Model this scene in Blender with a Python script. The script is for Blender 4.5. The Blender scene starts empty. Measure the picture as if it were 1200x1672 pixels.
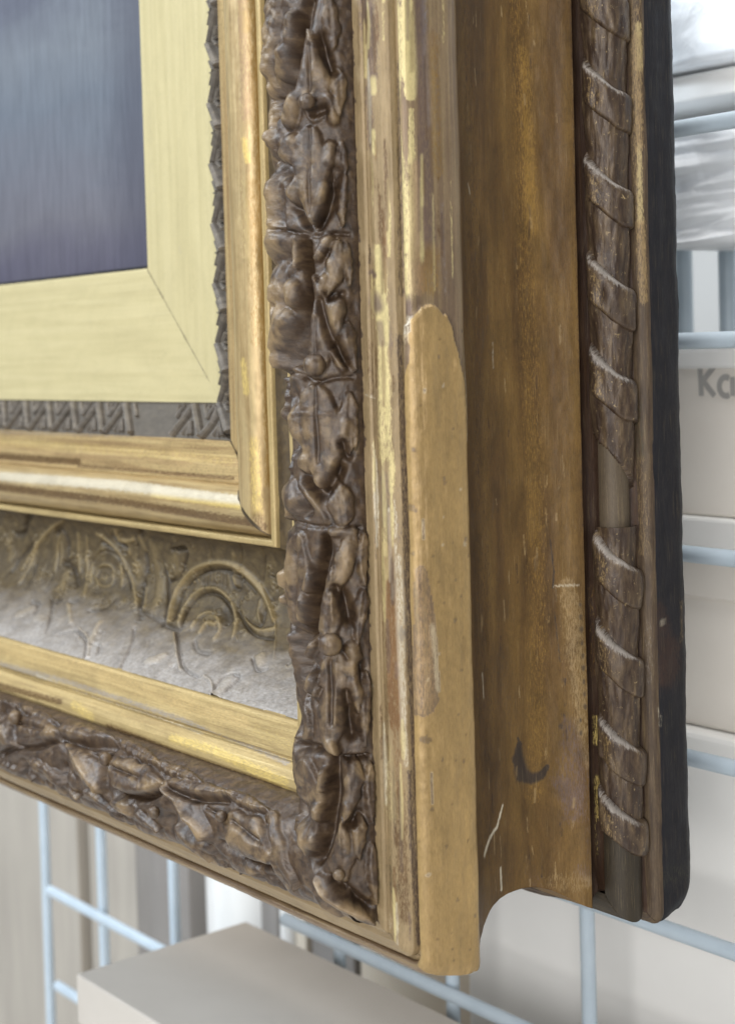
import bpy, math, random
import numpy as np
from mathutils import Vector, Matrix
R = math.radians
K = 0.0006            # one drawing unit (about a millimetre and a half of frame) in metres
rng = np.random.default_rng(4)
sc = bpy.context.scene
col = sc.collection

# ------------------------------------------------------------------ camera
def look():
    y, p, r = R(50.77981), R(1.863793), R(-1.602659)
    f = Vector((-math.sin(y)*math.cos(p), math.cos(y)*math.cos(p), -math.sin(p)))
    rt = Vector((math.cos(y), math.sin(y), 0)); up = rt.cross(f)
    c, s = math.cos(r), math.sin(r)
    return c*rt + s*up, -s*rt + c*up, f
rt, up, fw = look()
cam = bpy.data.cameras.new('camera'); co = bpy.data.objects.new('camera', cam); col.objects.link(co)
m = Matrix((rt, up, -fw)).transposed().to_4x4()
m.translation = Vector((0.68016683, -0.62541811, 0.38239414))*600*0.001
co.matrix_world = m
cam.sensor_fit = 'VERTICAL'; cam.sensor_height = 36; cam.sensor_width = 36
cam.lens = 2500/1672*36; cam.shift_y = -(836-656.09)/1672
cam.clip_start = 0.02; cam.clip_end = 60
cam.dof.use_dof = True; cam.dof.focus_distance = 0.60; cam.dof.aperture_fstop = 11.5
sc.camera = co

# ------------------------------------------------------------------ world, lamps, exposure
w = bpy.data.worlds.new('World'); sc.world = w; w.use_nodes = True
bg = w.node_tree.nodes['Background']; bg.inputs[0].default_value = (.93, .96, 1, 1); bg.inputs[1].default_value = 0.21
def lamp(name, loc, at, size, watt, colr, sy=None):
    l = bpy.data.lights.new(name, 'AREA'); l.energy = watt; l.color = colr; l.shape = 'RECTANGLE'; l.size = size; l.size_y = sy or size
    o = bpy.data.objects.new(name, l); col.objects.link(o); o.location = loc
    o.rotation_euler = (Vector(at)-Vector(loc)).to_track_quat('-Z', 'Y').to_euler(); return o
lamp('window_light', (-1.0, -1.5, 1.5), (-.05, 0, .2), .65, 58, (.80, .90, 1))
lamp('ceiling_light', (-.2, .3, 2.4), (-.2, .3, 0), 1.6, 75, (1, .98, .95))
lamp('added_fill_light', (1.25, -1.75, .45), (-.1, .25, 0), 1.0, 44, (1, .985, .965))  # added fill from behind the camera, brightens the boxes the frame shadows
vs = sc.view_settings; vs.view_transform = 'Standard'; vs.look = 'None'; vs.exposure = 0.0; vs.gamma = 1.0

# ------------------------------------------------------------------ helpers
def lin(r, g, b):
    f = lambda v: (v/255/12.92) if v/255 <= .04045 else ((v/255+.055)/1.055)**2.4
    return (f(r), f(g), f(b))
PAL = {'gbr': lin(94,78,58), 'dbr': lin(56,40,33), 'blk': lin(52,44,40), 'drk': lin(70,56,50), 'pur': lin(104,86,78), 'tan': lin(150,126,88), 'tan2': lin(186,160,110), 'wht': lin(200,190,168), 'yel': lin(208,182,108),
       'gld': lin(140,108,52), 'brn': lin(92,66,38), 'rst': lin(112,78,44), 'grn': lin(70,68,50), 'lgd': lin(206,190,136), 'pnk': lin(154,126,98), 'blu_sheen': lin(130,128,132), 'ochr': lin(140,108,48), 'gry': lin(150,142,134), 'ges': lin(162,134,86)}
def hash2(i, j, seed):
    n = (i*374761393 + j*668265263 + seed*1442695041) & 0x7fffffff
    n = ((n ^ (n >> 13))*1274126177) & 0x7fffffff
    return ((n ^ (n >> 16)) & 0xffff)/65535.0
def vnoise(x, y, seed=0):
    i = np.floor(x).astype(np.int64); j = np.floor(y).astype(np.int64); fx = x-i; fy = y-j
    fx = fx*fx*(3-2*fx); fy = fy*fy*(3-2*fy)
    a = hash2(i, j, seed); b = hash2(i+1, j, seed); c = hash2(i, j+1, seed); d = hash2(i+1, j+1, seed)
    return (a+(b-a)*fx)*(1-fy)+(c+(d-c)*fx)*fy - .5
def fbm(x, y, seed=0, o=3):
    return sum(vnoise(x*2**k, y*2**k, seed+k)/2**k for k in range(o))
def stroke(w, s, pts):
    """distance to a polyline over its local radius"""
    best = np.full(w.shape, 9.0)
    if len(pts) == 1: pts = [pts[0], pts[0]]
    for (w0, s0, r0), (w1, s1, r1) in zip(pts[:-1], pts[1:]):
        dw, ds = w1-w0, s1-s0; L = dw*dw+ds*ds
        t = np.clip(((w-w0)*dw+(s-s0)*ds)/L, 0, 1) if L > 1e-6 else np.zeros(w.shape)
        d = np.hypot(w-w0-t*dw, s-s0-t*ds)/np.maximum(r0+t*(r1-r0), .5)
        best = np.minimum(best, d)
    return best
def smooth(pts):
    for _ in range(2):
        if len(pts) < 3: return pts
        q = [pts[0]]
        for a, b in zip(pts[:-1], pts[1:]):
            q += [tuple(.75*x+.25*y for x, y in zip(a, b)), tuple(.25*x+.75*y for x, y in zip(a, b))]
        pts = q[:1]+q[2:-1]+[pts[-1]] if len(q) > 5 else q+[pts[-1]]
    return pts
def near(w, s, pts, k=3.2):
    mr = max(p[2] for p in pts)*k+2
    a = np.array(pts)
    return np.where((w > a[:,0].min()-mr) & (w < a[:,0].max()+mr) & (s > a[:,1].min()-mr) & (s < a[:,1].max()+mr))[0]
def relief(w, s, feats, scale=1.0):
    h = np.zeros(w.shape)
    for kind, H, pts in feats:
        pts = smooth([(a, b, max(c, .9)) for a, b, c in pts])
        i = near(w, s, pts)
        if not len(i): continue
        H = H*scale
        if kind == 'L':      # one pointed leaf: base, middle, tip; convex, with a midrib, side veins and a wavy edge
            (w0, s0, r0), (wm, sm, rm), (w1, s1, r1) = pts[0], pts[len(pts)//2], pts[-1]
            dw, ds = w1-w0, s1-s0; L = math.hypot(dw, ds); i = near(w, s, [(a, b, rm*1.3) for a, b, c in pts], 1.3)
            tt = ((w[i]-w0)*dw+(s[i]-s0)*ds)/L/L; nn = ((s[i]-s0)*dw-(w[i]-w0)*ds)/L
            nn = nn-rm*.18*np.sin(tt*math.pi*1.3+w0)
            tc = np.clip(tt, 0, 1); half = rm*np.sin(math.pi*tc**.72)**.75*(1+.13*np.cos(tc*L/max(rm, 3)*3.1+np.sign(nn)))+1e-3
            q = np.abs(nn)/half; ok = (tt > 0) & (tt < 1)
            body = H*(.78+.34*tc)*(.60+.40*np.clip(1-q*q, 0, 1))*np.clip((1-q)/.16, 0, 1)**.6
            body -= .13*H*np.exp(-(nn/(.09*rm+.35))**2)*(tc < .93)
            body += (.03 if rm < 10 else .012)*H*np.sin((tc*L-np.abs(nn)*.9)*6.28/(.62*rm+1.5))*np.clip(1.2-q, 0, 1)
            body = np.where(ok & (q < 1), body, 0)
            h[i] = np.where(body > h[i], body, h[i])
            continue
        d = stroke(w[i], s[i], pts)
        if kind == 'D':
            d = stroke(w[i], s[i], [(a, b, max(c*1.15+.4, 3.2 if scale > 1 else .9)) for a, b, c in pts])
            f = H*1.1*np.clip(1-d*d, 0, 1)**.75
            k = 1.0; hi = h[i]
            h[i] = np.where(f > 0, np.log(np.exp(np.clip(hi/k,-20,20))+np.exp(f/k)-1)*k, hi)
        elif kind == 'R': h[i] += min(H, 1.6*max(p_[2] for p_ in pts))*np.exp(-d*d)
        else: h[i] -= min(1.35*H, 2.3*max(p_[2] for p_ in pts))*np.exp(-d*d*.8)
    return h
def catmull(pts, n, smooth):
    p = np.array(pts, float); seg = np.r_[0, np.cumsum(np.hypot(*np.diff(p, axis=0).T))]
    t = np.linspace(0, seg[-1], n)
    if not smooth:
        t = np.unique(np.r_[t, seg[1:-1]])
        return t, np.stack([np.interp(t, seg, p[:,0]), np.interp(t, seg, p[:,1])], 1)
    m_ = np.gradient(p, seg, axis=0)
    k = np.clip(np.searchsorted(seg, t, 'right')-1, 0, len(seg)-2); hh = seg[k+1]-seg[k]; u = (t-seg[k])/hh
    h00 = 2*u**3-3*u**2+1; h10 = u**3-2*u**2+u; h01 = -2*u**3+3*u**2; h11 = u**3-u**2
    q = h00[:,None]*p[k]+(h10*hh)[:,None]*m_[k]+h01[:,None]*p[k+1]+(h11*hh)[:,None]*m_[k+1]
    return t, q
def link(name, verts, faces, mat, parent=None, smooth=True, uv=None, paint=None, extra=None):
    me = bpy.data.meshes.new(name)
    verts = np.asarray(verts, np.float32); faces = np.asarray(faces, np.int32)
    k = faces.shape[1]
    me.vertices.add(len(verts)); me.vertices.foreach_set('co', verts.ravel())
    me.loops.add(faces.size); me.loops.foreach_set('vertex_index', faces.ravel())
    me.polygons.add(len(faces)); me.polygons.foreach_set('loop_start', np.arange(0, faces.size, k, dtype=np.int32))
    me.polygons.foreach_set('loop_total', np.full(len(faces), k, np.int32))
    me.polygons.foreach_set('use_smooth', np.full(len(faces), smooth, bool))
    me.update(calc_edges=True); me.validate()
    if uv is not None:
        l = me.uv_layers.new(name='UVMap'); l.data.foreach_set('uv', np.asarray(uv, np.float32)[faces.ravel()].ravel())
    if paint is not None:
        a = me.color_attributes.new('paint', 'FLOAT_COLOR', 'POINT'); a.data.foreach_set('color', np.asarray(paint, np.float32).ravel())
    for nm, v in (extra or {}).items():
        a = me.attributes.new(nm, 'FLOAT', 'POINT'); a.data.foreach_set('value', np.asarray(v, np.float32))
    me.materials.append(mat)
    o = bpy.data.objects.new(name, me); col.objects.link(o)
    if parent: o.parent = parent
    return o
def empty(name, label, cat, loc=(0,0,0), group=None):
    o = bpy.data.objects.new(name, None); col.objects.link(o); o.location = loc; o['label'] = label; o['category'] = cat
    if group: o['group'] = group
    return o
def tag(o, label, cat, group=None, kind=None):
    if label: o['label'] = label
    if cat: o['category'] = cat
    if group: o['group'] = group
    if kind: o['kind'] = kind
    return o

# ------------------------------------------------------------------ materials
class NT:
    def __init__(s, name):
        s.m = bpy.data.materials.new(name); s.m.use_nodes = True; s.t = s.m.node_tree; s.n = s.t.nodes
        s.b = s.n['Principled BSDF']
    def add(s, kind, **kw):
        n = s.n.new(kind)
        for k, v in kw.items(): setattr(n, k, v)
        return n
    def l(s, a, b): s.t.links.new(a, b)
    def uv(s, sx, sy, obj=False, sz=1):
        tc = s.add('ShaderNodeTexCoord'); mp = s.add('ShaderNodeMapping'); mp.inputs['Scale'].default_value = (sx, sy, sz)
        s.l(tc.outputs['Object' if obj else 'UV'], mp.inputs['Vector']); return mp.outputs[0]
    def noise(s, vec, scale, detail=6, rough=.6, dist=0):
        n = s.add('ShaderNodeTexNoise'); n.inputs['Scale'].default_value = scale; n.inputs['Detail'].default_value = detail
        n.inputs['Roughness'].default_value = rough; n.inputs['Distortion'].default_value = dist; s.l(vec, n.inputs['Vector']); return n.outputs['Fac']
    def ramp(s, fac, stops):
        r = s.add('ShaderNodeValToRGB'); e = r.color_ramp.elements
        while len(e) < len(stops): e.new(.5)
        for q, (p, c) in zip(e, stops): q.position = p; q.color = (*c, 1)
        s.l(fac, r.inputs[0]); return r.outputs[0]
    def mr(s, v, a, b, c=0, d=1):
        n = s.add('ShaderNodeMapRange'); n.inputs[1].default_value = a; n.inputs[2].default_value = b; n.inputs[3].default_value = c; n.inputs[4].default_value = d
        s.l(v, n.inputs[0]); return n.outputs[0]
    def math(s, op, a, b):
        n = s.add('ShaderNodeMath', operation=op)
        for i, v in enumerate((a, b)):
            if isinstance(v, (int, float)): n.inputs[i].default_value = v
            else: s.l(v, n.inputs[i])
        return n.outputs[0]
    def mix(s, f, a, b, mode='MIX'):
        n = s.add('ShaderNodeMix', data_type='RGBA', blend_type=mode)
        for i, v in ((0, f), (6, a), (7, b)):
            if isinstance(v, (int, float)): n.inputs[i].default_value = v
            elif isinstance(v, tuple): n.inputs[i].default_value = (*v, 1)
            else: s.l(v, n.inputs[i])
        return n.outputs[2]
    def attr(s, name):
        n = s.add('ShaderNodeAttribute'); n.attribute_name = name; return n
    def bump(s, h, strength, dist, prev=None):
        n = s.add('ShaderNodeBump'); n.inputs['Strength'].default_value = strength; n.inputs['Distance'].default_value = dist
        s.l(h, n.inputs['Height'])
        if prev is not None: s.l(prev, n.inputs['Normal'])
        return n.outputs[0]
def gilt(name, stops, su=2.5, sv=.16, rough=.42, metal=.25, spec=.4, fleck=None, fine=.12, bump=.25, hi=None, soft=False, scuff=.22, blotch=.14):
    """aged gilding: streaks along the moulding, flecks of wear, hand-placed patches"""
    t = NT(name)
    v = t.uv(su, sv); n1 = t.noise(v, 1.0, 8, .62, .3)
    c = t.ramp(t.mr(n1, .22, .78), stops)
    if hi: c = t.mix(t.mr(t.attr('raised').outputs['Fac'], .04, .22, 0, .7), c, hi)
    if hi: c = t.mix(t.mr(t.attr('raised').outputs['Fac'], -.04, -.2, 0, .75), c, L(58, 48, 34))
    v2 = t.uv(9, 2.2); n2 = t.noise(v2, 1.3, 8, .7)
    v3 = t.uv(2.2, 1.1); n3 = t.noise(v3, 2.0, 9, .72, .4)
    if fleck: c = t.mix(t.mr(n3, fleck[1], fleck[1]+.07), c, fleck[0])
    pa = t.attr('paint')
    if soft: al = t.math('MULTIPLY', pa.outputs['Alpha'], t.mr(n3, .3, .6, .55, 1)); c = t.mix(t.mr(al, 0, 1, 0, .86), c, pa.outputs['Color'])
    else:
        v4 = t.uv(9, 1.3); n4 = t.noise(v4, 1.5, 9, .74, .4)
        n6 = t.noise(t.uv(22, 5), 1.0, 6, .7)
        al = t.math('SUBTRACT', pa.outputs['Alpha'], t.math('ADD', t.mr(n4, .34, .66, 0, .85), t.mr(n6, .35, .65, -.12, .22)))
        c = t.mix(t.mr(al, -.08, .34, 0, .88), c, pa.outputs['Color'])
    c = t.mix(1.0, c, t.ramp(n2, [(.3, (1-fine*2.2,)*3), (.55, (1,)*3), (.75, (1+fine,)*3)]), 'MULTIPLY')
    n5 = t.noise(t.uv(26, .35), 1.0, 5, .65)
    c = t.mix(t.mr(n5, .58, .72, 0, scuff), c, L(186, 164, 122)); c = t.mix(t.mr(n5, .40, .28, 0, scuff), c, L(70, 54, 40))
    n7 = t.noise(t.uv(.55, .3), 1.0, 6, .6, .6); c = t.mix(1.0, c, t.ramp(t.mr(n7, .3, .7), [(0, (1-blotch,)*3), (.5, (1,)*3), (1, (1+blotch*.7,)*3)]), 'MULTIPLY')
    t.l(c, t.b.inputs['Base Color'])
    r = t.mr(n2, .3, .7, rough-.08, rough+.14); t.l(r, t.b.inputs['Roughness'])
    t.b.inputs['Metallic'].default_value = metal; t.b.inputs['Specular IOR Level'].default_value = spec
    b = t.bump(n2, bump, .0006); b = t.bump(n1, bump, .0012, b); t.l(b, t.b.inputs['Normal'])
    return t.m
L = lin
M_slip = gilt('slip_gilding', [(0, L(172,160,120)), (.45, L(182,170,129)), (1, L(190,178,138))], 1.6, .05, .5, .1, .3, None, .05, .12, None, False, .07, .05)
M_lat = gilt('lattice_bronze', [(0, L(74,68,62)), (.5, L(104,97,89)), (1, L(132,124,112))], 2, 1, .42, .2, .5, (L(170,150,110), .63), .15, .4)
M_latbed = gilt('lattice_bed_bronze', [(0, L(82,76,68)), (1, L(98,91,82))], 2, 1, .5, .1, .3, None, .08, .15)
M_hollow = gilt('hollow_gilding', [(0, L(134,108,76)), (.4, L(176,148,104)), (1, L(214,190,136))], 2.5, .07, .3, .45, .4, None, .1)
M_bead = gilt('bead_gilding', [(0, L(120,98,66)), (.35, L(160,136,94)), (.65, L(176,154,112)), (1, L(206,182,128))], 2.2, .09, .40, .35, .5, (L(120,94,74), .69), .05, .06)
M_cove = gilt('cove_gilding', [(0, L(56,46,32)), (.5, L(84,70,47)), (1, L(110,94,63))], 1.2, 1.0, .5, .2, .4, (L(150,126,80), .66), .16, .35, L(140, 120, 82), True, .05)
M_fillet = gilt('fillet_gilding', [(0, L(136,114,78)), (.45, L(168,146,100)), (.75, L(184,162,114)), (1, L(202,182,132))], 3, .08, .42, .22, .4, None, .1)
M_outer = gilt('outer_fillet_gilding', [(0, L(120,102,76)), (.4, L(142,122,90)), (1, L(160,140,106))], 2.4, .10, .45, .18, .4, (L(110,90,72), .70), .10, .2)
M_obead = gilt('outer_bead_gilding', [(0, L(90,74,64)), (.4, L(120,100,78)), (.7, L(140,120,90)), (1, L(170,148,108))], 3.2, .06, .38, .22, .45, None, .1)
M_scoop = gilt('scoop_gilding', [(0, L(62,45,26)), (.35, L(90,66,34)), (.65, L(108,82,42)), (1, L(128,101,58))], .5, .06, .5, .15, .35, (L(150,124,82), .70), .14, .2, None, False, .30, .26)
M_groove = gilt('groove_bole', [(0, L(40,26,18)), (.5, L(54,36,24)), (1, L(76,54,34))], 3, .14, .5, .1, .35)
M_rope = gilt('rope_gilding', [(0, L(40,29,24)), (.4, L(64,49,38)), (.7, L(92,75,56)), (1, L(138,118,88))], 2.4, .45, .4, .15, .45, (L(168,146,106), .60), .14, .3)
M_strip = gilt('rope_strip_gilding', [(0, L(54,43,35)), (.5, L(80,65,50)), (1, L(112,95,70))], 3, .25, .5, .1, .35, (L(134,116,84), .64), .14, .25, None, False, .4)
M_back = gilt('dark_back_wood', [(0, L(17,16,20)), (.5, L(25,24,29)), (1, L(36,33,35))], 2, .3, .6, 0, .3, (L(84,68,54), .74), .15, .3)

def leaf_mat():
    t = NT('leaf_composition')
    v = t.uv(1.5, 1.5); n1 = t.noise(v, 1.0, 8, .65, .5)
    c = t.ramp(t.mr(n1, .3, .7), [(0, L(42,31,22)), (.45, L(66,50,36)), (1, L(94,75,54))])
    n2 = t.noise(t.uv(5, 5), 2.0, 8, .7)
    c = t.mix(1.0, c, t.ramp(n2, [(.3, (.82,)*3), (.55, (1,)*3), (.75, (1.12,)*3)]), 'MULTIPLY')
    n3 = t.noise(t.uv(.8, .5), 1.0, 8, .64, .6)
    n9 = t.noise(t.uv(11, 11), 1.6, 6, .72)
    hi = t.attr('raised').outputs['Fac']
    wear = t.math('ADD', t.math('MULTIPLY', hi, .34), n3)
    c = t.mix(t.mr(wear, .56, .80, 0, .8), c, L(138,115,82))
    c = t.mix(t.mr(n3, .30, .22, 0, .5), c, L(96,64,36))
    c = t.mix(t.mr(n9, .60, .70, 0, .5), c, L(126, 114, 98)); c = t.mix(t.mr(n9, .38, .28, 0, .6), c, L(34, 27, 22))
    pa = t.attr('paint'); c = t.mix(t.mr(pa.outputs['Alpha'], .2, .9), c, pa.outputs['Color'])
    t.l(c, t.b.inputs['Base Color']); t.l(t.mr(n2, .3, .7, .32, .50), t.b.inputs['Roughness'])
    t.b.inputs['Specular IOR Level'].default_value = .65; t.b.inputs['Metallic'].default_value = .12
    b = t.bump(n9, .16, .0005); b = t.bump(n2, .28, .0007, b); b = t.bump(n1, .25, .0015, b); t.l(b, t.b.inputs['Normal'])
    return t.m
M_leaf = leaf_mat()
def plain(name, c0, c1, scale=30, rough=.6, spec=.3, stretch=(1,1,1), bump=.15, metal=0):
    t = NT(name)
    v = t.uv(stretch[0], stretch[1], True, stretch[2]); n = t.noise(v, scale, 6, .6)
    t.l(t.ramp(t.mr(n, .25, .75), [(0, c0), (1, c1)]), t.b.inputs['Base Color'])
    t.b.inputs['Roughness'].default_value = rough; t.b.inputs['Specular IOR Level'].default_value = spec; t.b.inputs['Metallic'].default_value = metal
    if bump: t.l(t.bump(n, bump, .002), t.b.inputs['Normal'])
    return t.m

# ------------------------------------------------------------------ frame profile and hand-read relief
def arc(cx,cy,a,b,t0,t1,n):
    return [(cx+a*math.cos(math.radians(t0+(t1-t0)*i/(n-1))),cy+b*math.sin(math.radians(t0+(t1-t0)*i/(n-1)))) for i in range(n)]
STR={
 'SL':[(-460,-70),(-459.5,-66),(-457.5,-64.3),(-400,-62),(-345,-60.2)],
 'LB':[(-345,-60.4),(-344.5,-61),(-317,-50.5),(-316,-50)],
 'G1':[(-316,-50.5),(-315.5,-48.2),(-311,-47.6),(-305,-47.3),(-296,-44),(-289,-42.8),(-286.5,-42),(-285.5,-39.5),(-283.5,-39.3),(-283,-40.8)],
 'IB':arc(-265,-41,18.5,17,178,2,15),
 'F1':[(-247.2,-39),(-246.8,-43),(-245.4,-43),(-244.8,-35),(-244.3,-33.6),(-241,-33.2),(-239.6,-34.5),(-239,-38)],
 'CV':[(-239,-37.5),(-236,-43),(-227,-48.5),(-212,-51),(-196,-48.5),(-182,-40.5),(-170,-28),(-159,-13),(-147,6),(-138,23)],
 'MF':[(-138,21),(-137.5,25),(-135.5,27),(-117,32),(-115,32.3),(-114.5,30),(-112,30),(-111.5,33),(-108,37),(-103,39.5),(-98,40),(-95,38.5),(-94,36)],
 'LF':arc(-66,42,31,28,188,-4,19),
 'OF':[(-36.2,43),(-35.8,44.6),(-31,43.4),(-29.6,42.4),(-29,40.6),(-25,40.5),(-19,37.5),(-15.5,33.5),(-14.5,31),(-14,29),(-11.5,27.5)],
 'OB':[(-11.4,27),(-11,30),(-9.5,31.2),(-7,30),(-4.5,25.5),(-2.2,16),(-0.4,5),(0,-1),(-1.2,-6),(-3.5,-9.5)],
 'SC':[(-3.6,-9),(-8,-13),(-19,-28),(-26,-44),(-29,-62),(-28.5,-78),(-24.5,-92),(-17,-105),(-11,-114),(-9.5,-117.5)],
 'GR':[(-9.5,-117.3),(-12.5,-119),(-17,-122.5),(-19,-127),(-18,-132),(-16,-136),(-14,-142),(-8,-152),(-1.5,-158),(2,-159.6)],
 'RP':arc(-9,-147,13.2,13.8,112,-58,14),
 'RF':[(-3,-159.5),(2,-159.2),(5.5,-160),(8.5,-162.5),(9.8,-165),(9.8,-166.5)],
 'BK':[(9,-166),(10.3,-167.5),(11,-176),(11,-190),(8.8,-196),(3,-197),(-60,-197),(-300,-197),(-305,-90),(-470,-90),(-470,-72),(-460,-70)],
}

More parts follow.
